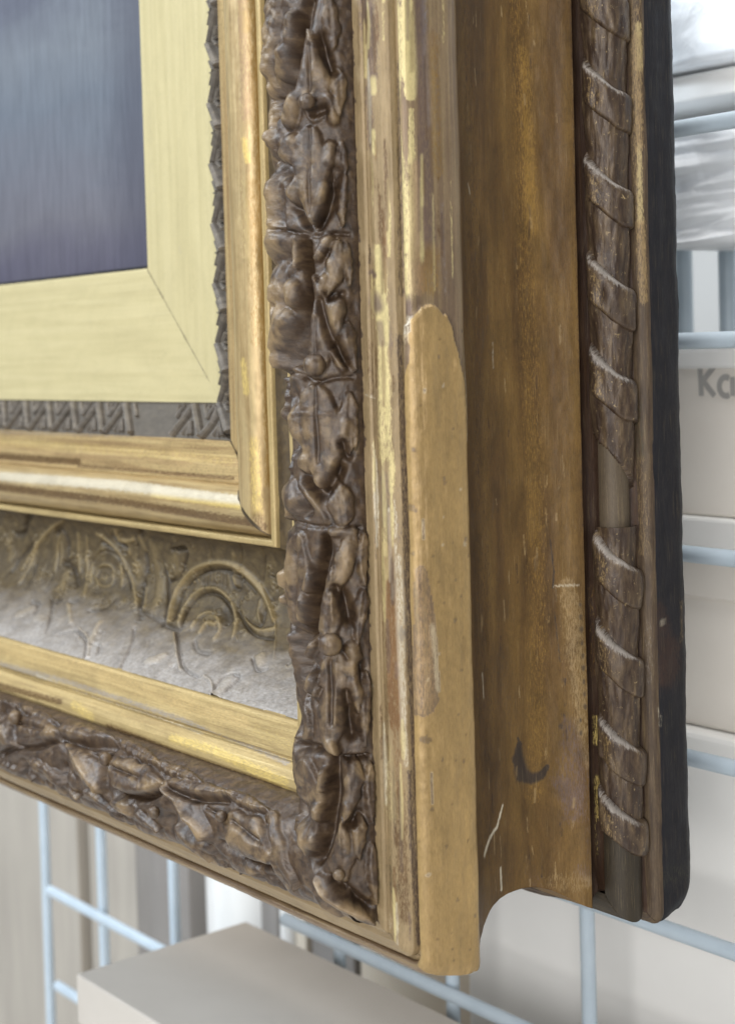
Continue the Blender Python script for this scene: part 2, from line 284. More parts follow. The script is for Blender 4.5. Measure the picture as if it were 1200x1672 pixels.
FEAT={
 ('LF','R'):[
  ('L',5.2,[(78.7,561.3,5.8),(79,580.3,5.8),(79.4,599.2,5.8)]),
  ('L',5.2,[(39.4,608.8,11.5),(31.8,575.9,5.8),(31.8,541.4,5.8)]),
  ('L',5.2,[(66.9,520.3,11.8),(67.4,548.4,11.7),(67.8,576.5,11.7)]),
  ('L',5.2,[(66.4,518.5,13.3),(65.8,487.7,13.7),(65.2,456.9,14)]),
  ('L',5.2,[(82,551.5,4.8),(83.1,537.3,4.9),(84.2,523.2,4.9)]),
  ('L',5.2,[(31.8,524.6,2.8),(31.8,491.9,2.8),(31.8,459,2.8)]),
  ('L',5.2,[(83.7,508.6,4.1),(83.8,483.2,4.1),(83.8,457.6,4.1)]),
  ('L',5.2,[(31.8,444.1,12),(31.8,408.6,6),(31.8,372.8,6)]),
  ('L',5.2,[(65.7,369.5,10.5),(66.3,399.6,10.2),(66.8,429.7,9.9)]),
  ('L',5.2,[(81.3,449.7,6.2),(77.9,432.8,6.2),(74.4,415.9,6.3)]),
  ('L',5.2,[(80,417.5,5.5),(78.2,404.4,5.5),(76.3,391.3,5.6)]),
  ('L',5.2,[(84.4,401,4.9),(86.2,386.1,4.9),(88,371.1,5.1)]),
  ('L',5.2,[(55.5,453.1,4.5),(54.6,443.2,4.5),(53.6,433.3,4.5)]),
  ('L',5.2,[(67.1,364,16.4),(66.1,331.7,17.3),(65,299.4,17.9)]),
  ('L',5.2,[(31.8,368.6,3.2),(31.8,348.5,3.2),(31.8,328.4,3.2)]),
  ('L',5.2,[(31.8,326.5,3.8),(31.8,302.7,3.8),(31.8,279,3.8)]),
  ('L',5.2,[(83.5,358.8,5.7),(83.9,339.5,5.7),(84.3,320.1,5.7)]),
  ('L',5.2,[(78.6,277.9,8.1),(76.3,294.6,8.2),(74,311.2,8.2)]),
  ('L',5.2,[(47.8,363.8,7),(48.7,354.1,7),(49.5,344.4,7)]),
  ('L',5.2,[(47,274,13),(44.3,240.6,13),(40.7,206.8,13)]),
  ('L',5.2,[(69.3,203.8,7.9),(70.1,229.8,7.8),(70.8,255.8,7.8)]),
  ('L',5.2,[(70.4,203.1,13),(70,171.4,13),(69.7,139.7,13)]),
  ('L',5.2,[(82.9,274.8,7.2),(79.3,256.4,7),(75.6,238,7.1)]),
  ('L',5.2,[(85.5,207.2,5.3),(84.2,185.9,5.3),(82.8,164.6,5.3)]),
  ('L',5.2,[(31.8,203.8,3.2),(31.8,172.9,3.2),(31.8,141.9,3.2)]),
  ('L',5.2,[(88.8,240.3,4.9),(87.4,223.8,4.6),(85.9,207.1,4.6)]),
  ('L',5.2,[(46.9,145,7),(44.8,159.7,7),(42.3,174.4,7)]),
  ('L',5.2,[(44.8,134.7,13),(48.3,104,13),(51.1,73.1,13)]),
  ('L',5.2,[(82,137.4,6.3),(78.9,118.2,6.3),(75.7,98.8,6.3)]),
  ('L',5.2,[(82.9,103,4.5),(83.1,89.2,4.5),(83.2,75.3,4.6)]),
  ('L',5.2,[(71.2,59.7,7.9),(72,80,7.7),(72.7,100.2,7.5)]),
  ('L',5.2,[(55.3,65.4,7.5),(74,51.3,5.8),(90.7,33.6,5.5)]),
  ('L',5.2,[(90.7,274.3,3.7),(90,257.3,3.7),(89.3,240.3,3.7)]),
  ('L',5.2,[(90.2,190,3.7),(88.8,166.5,3.7),(87.5,142.9,3.5)]),
  ('L',5.2,[(91.3,133.8,3.7),(90.5,115.2,3.8),(89.7,96.6,3.8)]),
  ('L',5.2,[(90.6,85.2,3.3),(91,65.4,3.3),(91.5,45.6,3.3)]),
  ('L',5.2,[(86.1,358.7,3),(86.2,341.2,3),(86.3,323.7,3)]),
  ('L',5.2,[(85.7,448.5,3),(85.7,434.8,3),(85.7,421.1,3)]),
  ('L',5.2,[(83.9,486.8,3.4),(83.8,471.9,3.4),(83.7,456.9,3.4)]),
  ('D',5.07,[(54.2,583.8,4.5),(53.1,573,5.8)]),
  ('D',5.46,[(46.3,565,6),(45.6,553,6.8)]),
  ('D',4.68,[(31.8,580.8,2.2),(31.8,573.5,2.2)]),
  ('D',4.68,[(31.8,563.9,2.2),(31.8,557.4,2.2)]),
  ('D',4.29,[(31.8,555,1.5),(31.8,541.7,2.3)]),
  ('D',3.9,[(31.8,532.3,2.2),(31.8,528.1,2.2)]),
  ('D',5.46,[(54.9,536.1,4.8),(49.7,524,5.6)]),
  ('D',5.07,[(76.8,534.2,2.9),(80.1,521.4,3.3)]),
  ('D',6.24,[(51.4,510.2,5.2),(47,502.2,7.4)]),
  ('D',5.46,[(77.8,505.1,3.3),(76.8,496,3.3)]),
  ('D',6.24,[(53.1,485,4.6),(52.1,475.9,4.6)]),
  ('D',5.46,[(73.4,481.6,3.3),(71.2,472.6,3.1)]),
  ('D',3.12,[(31.8,492.4,1.8),(31.8,462.2,1.8)]),
  ('G',7,[(66.4,592.9,4.1),(61.3,579,4.4),(58.4,564.9,4.4),(53.4,554.7,5.2),(46.6,544.7,5.8),(32.7,535.9,5.6),(31.8,523.5,1.8)]),
  ('G',4,[(31.8,571.4,1.8),(31.8,573,1.4)]),
  ('G',6,[(31.8,552.5,1.5),(31.8,545.2,2),(31.8,538.5,1.5)]),
  ('G',4,[(31.8,524.3,1.6),(31.8,521.8,1.4)]),
  ('G',2,[(67.5,565.6,0.8),(67.1,538.4,0.8)]),
  ('G',6,[(74.9,570.5,2.9),(76.4,559.6,2.9),(80.8,548.6,2.6)]),
  ('R',2.4,[(82.1,552.9,1.1),(87.1,546.8,1.1)]),
  ('G',6,[(68.6,526.3,3.3),(74.7,527.7,2.6)]),
  ('G',2,[(66.4,518.5,0.8),(64.7,465.7,0.8)]),
  ('G',6,[(33.1,500.3,5.6),(48,492.9,3.9),(50.3,487.8,2.8)]),
  ('G',6,[(49.6,473.1,2.7),(57,464.8,2.7),(62.7,457,2.4)]),
  ('G',6,[(81.7,490.5,2.9),(80,479.6,2.9),(74.8,467,2.6),(68.9,458.1,2.3)]),
  ('R',2.4,[(31.8,523,0.8),(31.8,503.3,0.8)]),
  ('G',6,[(31.8,512.3,1.5),(31.8,491.7,1.5)]),
  ('R',2,[(42.9,486,2.4),(44.5,459.1,2.4)]),
  ('D',6.63,[(31.8,450.1,12),(31.8,449,11.2)]),
  ('D',4.68,[(55.5,450.9,3.5),(54.3,437,3.3)]),
  ('D',5.07,[(74.3,450.6,3.7),(68.3,439.9,2.7)]),
  ('D',6.24,[(48.3,422.5,5.7),(49.3,415.8,5.8)]),
  ('D',5.46,[(31.8,423.9,1.8),(31.8,416.4,2)]),
  ('D',6.24,[(40,402.3,7.2),(31.8,391.2,7.2)]),
  ('D',4.68,[(31.8,389.5,2),(31.8,376.1,1.2)]),
  ('D',6.24,[(31.8,380.5,2.5),(31.8,379,2.5)]),
  ('D',4.68,[(80.6,437.6,5.1),(77.4,428.6,5.2)]),
  ('D',5.85,[(72.2,426.9,3),(69.6,418.6,2.7)]),
  ('D',5.46,[(78.7,410.2,5.1),(75.9,401.2,3.7)]),
  ('D',3.9,[(82,395.5,3.7),(84.6,382.6,3)]),
  ('D',3.9,[(76.1,382.9,2.2),(81.3,373.5,2.2)]),
  ('G',5,[(31.8,441.8,5.5),(39.1,442.4,5)]),
  ('G',3,[(31.8,411.8,2.1),(31.8,409.6,1.4)]),
  ('G',9,[(58.7,447.7,2.9),(59.6,433,2.9),(61.8,418.2,3),(57.2,407.3,4.8),(51.7,392.7,6.3),(45.6,377.9,7.3)]),
  ('G',1.5,[(66.4,403.3,0.8),(65.6,381.3,0.8)]),
  ('G',6,[(69.1,414.2,1.9),(71.4,401.3,2.3),(76.6,388.3,2.6),(83.3,377.1,2.6)]),
  ('G',3,[(75.2,415.1,1.8),(82.6,417.5,1.8)]),
  ('G',6,[(31.8,459.1,1.1),(42.6,457.4,1.2),(60.4,453.5,1.5),(68.7,452.3,1.5),(76.3,453.8,1.1),(88.1,452.9,0.9)]),
  ('D',3.9,[(48.7,367.5,6.8),(51.4,359.3,4.6)]),
  ('D',5.85,[(48.8,342.5,6.8),(49,334,6.7)]),
  ('D',5.85,[(81.5,340.5,3.3),(80.2,332.4,3.3)]),
  ('D',5.46,[(55.2,318.5,5.2),(55,312.9,4.2)]),
  ('D',5.46,[(74.2,316.7,3.3),(72.5,311.2,3)]),
  ('D',4.68,[(64.8,305.7,3.8),(65.2,303.8,3)]),
  ('D',3.9,[(31.8,359,1.8),(31.8,336.1,2)]),
  ('D',4.68,[(31.8,320.7,2.2),(31.8,311.2,2)]),
  ('D',5.85,[(36.9,294.2,10.4),(44.2,291,7.2)]),
  ('G',6,[(31.8,362.9,2),(31.8,351.5,2.2)]),
  ('G',4,[(48.1,356.3,5),(48.7,354.8,4.1)]),
  ('G',2,[(65.1,365.8,0.9),(65.3,346.7,0.9),(66,316.8,0.8)]),
  ('R',0.64,[(47.5,346.6,0.8),(81.3,346,0.7)]),
  ('G',7,[(40.3,329.2,5.6),(50.9,323.9,2.6)]),
  ('G',7,[(53.7,309.1,2.7),(59.4,301.9,3.2),(66.2,295.7,2.6),(71.9,302,3.4),(78.1,313,3.3)]),
  ('G',5,[(80.1,328.7,2.2),(83.5,320.1,2.2)]),
  ('G',8,[(31.8,340,2.2),(31.8,321.1,3),(31.8,305.7,3)]),
  ('G',5,[(51,287.7,4.4),(53.8,286.4,3.9)]),
  ('R',2.4,[(50,303.4,3.3),(61.4,292.7,2.5),(67.4,283.2,2.4)]),
  ('G',6,[(31.8,371.3,1.2),(51.9,371.2,1.2),(59.5,366.3,1.2),(67.9,365.1,1.1),(75.6,367.8,1.1),(87.9,367.5,0.9)]),
  ('G',7,[(31.8,279.9,1.2),(53.5,278.5,1.2),(71.1,277.6,1.1),(89.2,276.6,1.1)]),
  ('D',6.63,[(31.8,246.2,2.8),(31.8,240.3,2.8)]),
  ('D',6.63,[(57.3,246,4.2),(55.1,240.2,4)]),
  ('D',6.24,[(31.8,231.4,2.2),(31.8,229.5,2)]),
  ('D',6.63,[(51.3,230.5,5.2),(49.1,220.8,5.3)]),
  ('D',4.68,[(82,266.7,4.4),(78.7,253.9,5.2),(76.2,246.5,4.1)]),
  ('D',4.29,[(72.9,275,3),(84.1,274.7,3)]),
  ('D',5.85,[(54.2,205.7,4.8),(51.6,200.5,4.4)]),
  ('D',5.46,[(54.9,184,4.4),(51.8,179.1,3.8)]),
  ('D',5.46,[(59.5,175.2,4),(59.9,173.3,3.4)]),
  ('D',5.85,[(82.6,183.2,3.7),(83.9,175.7,3.4)]),
  ('D',5.07,[(82,203.7,4.4),(82.7,201.4,3.7)]),
  ('D',3.9,[(31.8,207.1,2),(31.8,205.6,1.8)]),
  ('D',3.9,[(31.8,182.5,2.2),(31.8,159.3,2)]),
  ('D',3.9,[(31.8,146.5,3),(31.8,144.8,2.5)]),
  ('G',2,[(44.7,259.8,2),(43.6,216.3,2)]),
  ('G',8,[(67,270.6,2.4),(67.5,261.3,3.5),(63,251.9,4.2),(60.5,239.8,4.1),(57.6,227.3,4.3),(53.5,215.7,4.9),(48.4,209.5,5)]),
  ('G',7,[(31.8,220.7,2),(31.8,215.3,1.8)]),
  ('G',7,[(73.1,241,2.3),(78.1,235.4,3.3),(80.7,222.3,3.3)]),
  ('R',1.6,[(71.5,250.3,0.8),(71.8,221.7,0.8)]),
  ('G',3,[(69.1,197.1,1.2),(69.5,159.1,1.2)]),
  ('R',1.6,[(72.9,194.6,0.9),(71.4,159.2,1)]),
  ('G',4,[(52.5,193.1,2.7),(57.6,189.9,2.3)]),
  ('G',4,[(61.9,179.1,1.7),(58.3,170.1,2.3)]),
  ('G',6,[(87.4,194,2.7),(87.9,184.7,2.8)]),
  ('G',5,[(77.6,177.9,1.9),(79,162.9,3),(80.6,151.7,3)]),
  ('G',9,[(42.9,206.8,6.4),(38.9,185.2,8),(31.8,153,9.6)]),
  ('D',6.63,[(68.3,147.1,3.6),(70.9,141.3,2.4)]),
  ('G',8,[(31.8,138.2,2),(46.7,141.2,3),(58.2,142,2.1),(68.9,138.9,1.2),(74.6,137.2,1.1),(91,138,1.1)]),
  ('D',6.63,[(63.2,128,3),(62,119.2,3)]),
  ('D',7.02,[(58.3,104.8,4.5),(58.2,101.7,4.5)]),
  ('D',6.24,[(43.6,87.2,9.6),(44.1,84.3,8.8)]),
  ('D',6.63,[(53.4,85,4.9),(53.8,82.1,4.8)]),
  ('D',4.68,[(81.1,133,3.7),(78.4,114.4,4.5),(76.3,105.1,3)]),
  ('D',5.46,[(76.4,110,1.9),(76.7,106.3,1.9)]),
  ('D',4.68,[(81.5,93.7,3.3),(81.1,80.6,2.6)]),
  ('G',6,[(31.8,103,6.4),(44.2,98.8,8)]),
  ('G',9,[(69.9,135.6,3.2),(69.3,114.3,3.5),(65.6,99,3.7),(60.8,81.5,3.8),(52.8,72.4,3.3)]),
  ('G',5,[(82.9,103,2.7),(79,97.6,1.9)]),
  ('R',1.2,[(72.4,99.8,0.8),(72.8,77,0.8)]),
  ('G',5,[(66.6,63.4,2.9),(79.6,50.7,3),(88.2,46.2,2.2)]),
  ('R',4.8,[(46.6,62.1,4.8),(64.1,52.9,3.5),(83.1,43.8,3.3),(90,39,2.9)]),
  ('R',4,[(31.8,95.3,0.8),(31.8,82.4,0.8),(31.8,67.5,2.4)]),
 ],
 ('LF','B'):[
  ('L',5.2,[(27.3,475.5,10),(28.1,435.8,9.9),(28.8,398.1,9.6)]),
  ('L',5.2,[(20.4,410.8,6),(18.7,367.1,6),(17,325.6,6)]),
  ('L',5.2,[(29.4,387.5,8.5),(41.5,351.7,8.5),(54.1,324.8,8.5)]),
  ('L',5.2,[(32.1,320.4,11.4),(34.3,279.2,11.3),(36.4,240.3,11)]),
  ('L',5.2,[(32.7,246,6),(29.1,203.1,6.3),(25.7,163.1,6.9)]),
  ('L',5.2,[(36,240.5,8.5),(45.8,208.4,8.5),(56.5,182.1,8.5)]),
  ('L',5.2,[(38.5,162.6,13.7),(44.8,130.7,14),(51.2,101.9,14)]),
  ('L',5.2,[(52.2,440.8,6),(59.7,399.7,6),(69.5,366.1,6)]),
  ('L',5.2,[(58.4,311.2,6),(63.4,279.1,6),(69.5,250.6,6)]),
  ('L',5.2,[(60.3,227.5,6.5),(66.8,206.4,6.5),(77.4,192,6.5)]),
  ('L',5.2,[(67.9,150,7),(76.8,128.7,7),(82.7,106.9,5.2)]),
  ('L',5.2,[(25.3,119.6,10.1),(44.5,94,11),(69.3,87.1,11)]),
  ('L',5.2,[(34,549.3,9),(41.1,503.1,9),(48.1,462,9)]),
  ('L',5.2,[(71.7,510.8,5),(71.5,476.6,5),(71.2,443.8,5)]),
  ('L',5.2,[(60.4,353.6,4.5),(65.5,329.3,4.5),(71.7,308.2,4.5)]),
  ('L',5.2,[(82.7,214.2,4.5),(82.7,187.8,4.3),(82.7,162.3,4.1)]),
  ('L',5.2,[(19.6,562.4,4.5),(18.8,522.2,4.5),(17.9,483.8,4.5)]),
  ('L',5.2,[(15.9,481.7,4.5),(17.1,447.1,4.5),(18.3,414,4.5)]),
  ('L',5.2,[(16.2,325,5.5),(18.7,289.7,5.5),(21.1,256.1,5.5)]),
  ('L',5.2,[(20.9,264.6,5),(22.6,231.2,4.6),(24.2,199.5,4.5)]),
  ('L',5.2,[(24,170,4.5),(24.8,144.1,4.3),(25.7,119.2,4.2)]),
  ('D',3.9,[(36.8,488.5,11.2),(45.2,479,8)]),
  ('D',4.29,[(19.6,402,9.9),(20.9,360.9,8.1),(17.1,331,3.1)]),
  ('D',3.9,[(29.4,379.6,4.3),(41.5,342.3,10),(49.9,326.9,6.4)]),
  ('D',3.12,[(57.8,376.4,7.2),(58.3,371.8,6.4)]),
  ('D',2.34,[(66.9,465.9,4.8),(67.6,463.4,4.8)]),
  ('D',5.46,[(43.7,300.5,6.9),(43,266.2,5.1),(37.2,246.3,2)]),
  ('D',3.9,[(30.7,232.3,4.3),(30,197.8,4.9),(25.1,166.6,2.1)]),
  ('D',3.9,[(38,235.3,3.1),(44.4,205.5,9.1),(54.9,186.7,7.2)]),
  ('D',3.12,[(69.6,222.5,9.6),(68,190.3,6.4)]),
  ('D',5.46,[(49.6,149.5,9.7),(52.9,125.6,8.7),(55.9,112.7,6)]),
  ('D',2.34,[(75.9,278.4,4.8),(77.9,279.1,4.8)]),
  ('G',2.5,[(28.8,468.3,1.3),(27.9,426.6,1.3)]),
  ('G',7,[(63.6,502,2.7),(49.1,472.8,2.1),(44.3,441,2),(36.3,418.8,2.9),(28.8,403.2,2.4)]),
  ('G',6,[(22,516.9,3.2),(17.2,496.3,3.2)]),
  ('G',3,[(35,478.8,2),(48.1,473,2)]),
  ('G',7,[(27.8,401.1,2),(27.9,361.8,2.8),(17.7,328.3,3.2)]),
  ('G',6,[(16.9,325,2),(34.1,328.1,2),(48.6,320.5,2.4),(57.3,321.5,2.4),(68.4,307.6,2.4)]),
  ('R',3.2,[(31.2,380.7,2.2),(41,351.9,2.8),(52.7,324.6,3.2)]),
  ('G',7,[(53,389.5,7.2),(65.6,386.6,4.8)]),
  ('G',3,[(30.5,359.2,1.1),(32.8,333.6,1.2)]),
  ('G',5,[(65.2,458.8,6.4),(73,462.2,4)]),
  ('G',4,[(35,311.1,1.3),(35.4,274.2,1.3)]),
  ('G',8,[(51.7,306.4,3.4),(52.2,282.8,2.7),(45.5,257.4,2.3),(36.3,242,1.9)]),
  ('G',8,[(35.3,232.9,1.7),(35.6,201.4,2.1),(27.9,168.4,2)]),
  ('R',4,[(35.7,239.1,2.2),(42.4,221.6,2.3),(47.2,205.1,2.4),(48.8,193.5,2.7),(55.3,184.6,4)]),
  ('G',8,[(48.9,226.9,7.2),(54.6,213.4,6.4)]),
  ('G',6,[(60.5,238,6.4),(62.8,237.1,5.6)]),
  ('G',5,[(60.7,219.8,3.2),(61,189.2,3.2)]),
  ('G',3,[(37.9,188.6,1.1),(40.4,167.7,1.2)]),
  ('G',4,[(39.7,151.4,1.4),(44.5,120.2,1.6)]),
  ('G',8,[(62.6,170.2,4),(64.5,144.1,4),(60,107.5,2.6)]),
  ('G',6,[(82.7,180.5,2),(82.7,165.9,1.5)]),
  ('G',5,[(82.7,206.4,1.2),(82.7,222,1.2)]),
  ('G',4,[(69.3,279.7,3.2),(69.6,276.6,3.2)]),
  ('G',4,[(59.8,285.4,4),(60.2,283,4)]),
  ('R',2.4,[(62.2,73.1,4),(82.7,56.2,2.1)]),
  ('G',4,[(33.8,119.7,2.3),(46.9,108.5,2.7)]),
  ('G',5,[(81.8,459.4,3.2),(82.7,419,2.9)]),
  ('G',4,[(68.3,350.6,3.2),(76.9,301.2,3.2)]),
  ('G',4,[(74.5,131.6,4),(82.7,107.2,2.3)]),
 ],
 ('CV','B'):[
  ('R',2,[(84.3,379,4),(64.4,396.5,4),(48.9,395.7,4),(35.2,378.5,3.4),(27.1,350.1,2.5),(25.7,323.2,3.3),(31.3,302.9,3.9),(39.9,285.6,3.4),(49.7,271,3),(62.8,253.9,3.2)]),
  ('G',1.6,[(80.6,374.1,2),(64.4,386.4,2),(50.3,386.6,2),(40,371.6,1.7),(33.2,351.4,1.3),(31.7,328.7,1.6),(37.8,305.7,1.6),(45.5,290,1.7)]),
  ('R',1.8,[(82.2,366.6,3.2),(65.8,376.8,3.2),(51.9,369.5,3.2),(46.3,349.1,2),(49.7,328.8,2.1),(58.9,311.3,2.7),(71.4,295.9,2.9),(84.5,286.6,3.2)]),
  ('G',1.4,[(84.2,360.3,2),(68.9,369.4,2),(56,364.6,2),(50.6,347.1,1.4),(54.1,327.6,1.3),(63.5,311.9,1.6)]),
  ('R',1.6,[(84.4,344.3,3.2),(74,348.3,3.2),(67.1,338.3,3),(71.2,320.8,2),(81,307,3.2),(90.7,304.8,3.2)]),
  ('G',1.2,[(76.6,347.4,2),(68.8,340.4,2),(69.2,324.8,1.6)]),
  ('R',1.6,[(87.7,328.9,3.2),(76.9,331.8,3.2),(77.7,319.7,2.4)]),
  ('R',1.6,[(60,301.5,2.4),(70.5,281.6,1.9),(75.3,262.8,2.5),(70.6,248.6,3.1)]),
  ('G',1.8,[(62.2,301.8,1.9),(73.3,282.4,1.4),(79.9,260,1.6),(78.2,241.3,2)]),
  ('G',1,[(58.2,305.4,1.2),(67.4,286.5,0.9),(70.7,265.7,1)]),
  ('R',1.2,[(50.9,280.7,2.4),(59.4,278.7,2.3),(67.3,268.9,1.8)]),
  ('G',1.5,[(58.4,270.6,3.2),(67.1,267.4,3.2)]),
  ('G',1.8,[(62.2,320.1,5.9),(73,306.1,5.2)]),
  ('R',1.6,[(34.1,321,3.2),(42.1,316.9,3.2)]),
  ('G',1.6,[(33.6,326.7,2.4),(44.6,321.1,2.2),(45.3,308.1,2.4),(33.4,313.8,2.4)]),
  ('G',2.2,[(22.3,410.5,1.6),(17.8,384.6,2.4),(32.2,393.1,2.4),(42.4,397.3,2.4),(48.3,412.6,2.3)]),
  ('G',1.5,[(22.7,408.6,2.6),(19.4,389.1,2.6)]),
  ('D',1.6,[(27.7,406,7.2),(39.8,403.9,7.2)]),
  ('G',2,[(33.6,434.4,2.4),(41.3,420.3,2.4),(53.2,413.1,2.4),(88.2,383.3,2.4)]),
  ('G',1.2,[(79.7,425,2.9),(85.6,386.5,3.3)]),
  ('D',1.6,[(20.1,439.3,8),(36,436.1,8),(50.9,425.4,8),(72.5,414.3,8)]),
  ('G',2,[(28.5,455.1,4),(43,450.9,4)]),
  ('G',1.4,[(92.8,357.5,1.7),(110.9,330.4,1.5),(124.6,306.6,1.2),(128.5,281.2,1.7)]),
  ('R',1.2,[(93.2,359.9,2.1),(111.5,333.4,1.8),(126.6,307.7,1.6)]),
  ('G',1.5,[(87.3,378.3,2.8),(89.7,357.3,2.7)]),
  ('G',1.5,[(142,244.3,2),(132.7,252.6,2),(119.4,255.7,2),(115.8,239.5,1.1),(127,235.9,2),(138.6,238.1,2),(142,244.3,1.5)]),
  ('D',1.6,[(123.4,247.3,6.4),(140.8,240.4,6.4)]),
  ('R',1.2,[(126.8,274.4,1.9),(129.8,259.9,1.4),(142,243.1,2.4)]),
  ('D',1.8,[(96.7,238.2,6.5),(103.9,231.7,6.4)]),
  ('G',1.4,[(99.4,245.3,1.6),(110.3,227.5,1.5),(105.9,221,2.4)]),
  ('D',2.2,[(125.4,353.7,6.4),(118.7,345.2,6.4)]),
  ('G',1,[(137.8,326.3,2.4),(124.8,321.5,2.4)]),
  ('G',1.2,[(96.4,327.9,2.4),(105.6,312.6,2.3),(103.9,296.3,3.2)]),
  ('G',1,[(4.3,297.6,0.8),(25.5,309.9,0.8)]),
  ('G',1,[(7.7,271.1,0.8),(37.6,282.5,0.8)]),
  ('G',0.8,[(3.2,345.5,0.8),(50.7,358.6,0.8)]),
  ('G',1,[(142,178.6,0.5),(141.5,157,1.4)]),
  ('D',2,[(17,316.9,3.2),(18,316.3,3.2)]),
  ('G',1,[(36.6,364.4,1),(47.2,363.3,1)]),
  ('G',1,[(36.2,359.8,1),(46.8,358.7,1)]),
  ('G',1,[(35.7,355.2,1),(46.3,354.1,1)]),
  ('G',1,[(35.3,350.6,1),(45.9,349.5,1)]),
  ('G',1,[(34.9,346.1,1),(45.4,345,1)]),
  ('G',1,[(34.5,341.6,1),(44.9,340.5,1)]),
  ('G',1,[(34,337.1,1),(44.5,336.1,1)]),
  ('G',1,[(33.6,332.7,1),(44.1,331.6,1)]),
  ('R',1,[(36.8,284.4,1.1),(64.6,251,0.9),(96.3,222,1)]),
  ('R',1.6,[(62.7,533.5,3.2),(47.2,545.7,3.2),(34.4,536.3,3.2),(29.4,519.3,2.9),(35,501,3.2),(45.6,489.6,3.2),(59.7,482.3,3.2)]),
  ('G',1.6,[(43.5,544.1,2),(32.9,531.9,1.9),(31.3,512.9,2),(38.2,498,2)]),
  ('R',1.4,[(57.3,530.8,2.4),(45.9,531.6,2.4),(43.1,513.2,2),(51.5,500.2,2.4),(62.7,498.2,2.4),(64.6,515.2,1.7),(57.3,530.8,2.3)]),
  ('G',1,[(49.7,532.3,1.6),(46,519.7,1.1),(48.4,507.3,1.1)]),
  ('D',1.2,[(55.7,515.5,4.8),(56.6,512.4,4.8)]),
  ('R',1.8,[(63.2,667.4,3.2),(39.5,658.4,3.2),(18.7,622.5,3.1),(6.6,585.2,3.2)]),
  ('G',1.8,[(66.8,685.4,3.2),(50.7,681.9,3.2),(38.7,664,3.2)]),
  ('R',1.6,[(77.7,653.4,3.2),(59.4,657.1,3.2),(35.2,651.2,3.2)]),
  ('G',1.4,[(81.7,634.1,2.4),(55.7,646.9,2.4)]),
  ('R',1.6,[(83.3,597.2,3.2),(59.7,606,3.2),(35.9,613.7,3.2),(21.1,602.5,3.2)]),
  ('G',2,[(81.6,597.2,3.2),(62.5,606.2,3.2)]),
  ('R',1.4,[(51.2,600.6,3.2),(32.7,604,3.2)]),
  ('G',1.8,[(23,611.1,3.4),(16.5,592.8,4),(47.6,590.5,4)]),
  ('R',1.5,[(21.1,569.5,4),(37.5,572.4,4),(55.2,561.7,4)]),
  ('R',1.5,[(22.4,554,3.2),(44.5,556.1,3.2),(76.9,528.3,3.2)]),
  ('G',2,[(49.5,596.9,2.8),(52.5,574,3.7),(67.8,552,4)]),
  ('D',1.6,[(60,582.6,9.6),(72.5,575.9,9.6)]),
  ('D',1.5,[(36.1,712.7,6.4),(55.1,699,6.4)]),
  ('G',2.2,[(0,636.6,3.2),(15.3,668.9,3.2),(29.5,678.5,3.2),(30.4,698.6,3)]),
  ('R',1.8,[(16.9,531.4,3.2),(25.9,506.3,3.2),(40.9,488.3,3.2),(56.7,466.6,3.2),(76.1,438.1,2.9)]),
  ('G',1.8,[(25.2,527.2,2.4),(31.7,503.8,2.4),(46.3,485,2.4),(60.4,466,2.4)]),
  ('R',1.8,[(8.9,492.1,4),(19.1,497,4),(19.6,481.3,3.1),(17.3,467.1,3)]),
  ('R',1.5,[(21.5,481.9,3.2),(30.8,479.5,3.2)]),
  ('G',1.8,[(17.3,505.7,3.2),(25.1,496.8,3.2),(25.1,483.2,2.7)]),
  ('D',2,[(15.7,457.1,4.8),(23.9,453.9,4.8)]),
  ('G',2,[(2.7,442.9,2.4),(12.6,454.2,2.4)]),
  ('D',1.6,[(37,471.1,8),(45.2,460.6,8)]),
  ('R',1.6,[(57.9,443.8,3.2),(76.2,428.4,3.2)]),
  ('G',1.8,[(53.9,451.3,4),(78.3,433.4,4),(86.6,418.7,3.1)]),
  ('G',1.5,[(123.2,508,2),(117,498.7,2),(113.5,485.2,1.9),(122.2,458.4,1.7),(139.3,436,2)]),
  ('R',1.3,[(111.5,488.3,1.6),(120.1,456.9,1.8),(138.4,431.9,2.4)]),
  ('R',1.4,[(99.9,468.7,4),(115.5,459.3,4),(126.6,444.8,4)]),
  ('G',1.2,[(87.1,576,2),(104,550.4,2),(123.7,529,2)]),
  ('G',1.5,[(94.9,603,3.2),(94.3,588.2,2.7),(105.4,578.7,3.2)]),
  ('G',1.5,[(90.4,500.4,2.4),(85.4,479.7,2.4),(74.7,479.7,2.4)]),
  ('G',1.1,[(97.4,417.2,2),(112.1,399.1,2),(142,376.3,2)]),
  ('D',1.6,[(112.6,598.2,7.2),(103.9,591.5,7.2)]),
  ('D',1.4,[(110.8,567.4,6.4),(111.8,553,6.4)]),
  ('G',1.2,[(124.8,445.3,2.4),(121.4,437.3,1.5),(131.6,426,2.4)]),
  ('D',2.2,[(127,351.7,5.6),(123.9,346.2,5.6)]),
  ('R',1.2,[(88.6,541.3,3.2),(107.3,508.7,3)]),
  ('G',1.5,[(87.3,565.7,3.9),(88,559.5,3.9)]),
  ('G',1.5,[(85.5,543.4,3.2),(83.9,533.5,3.2)]),
 ],
}
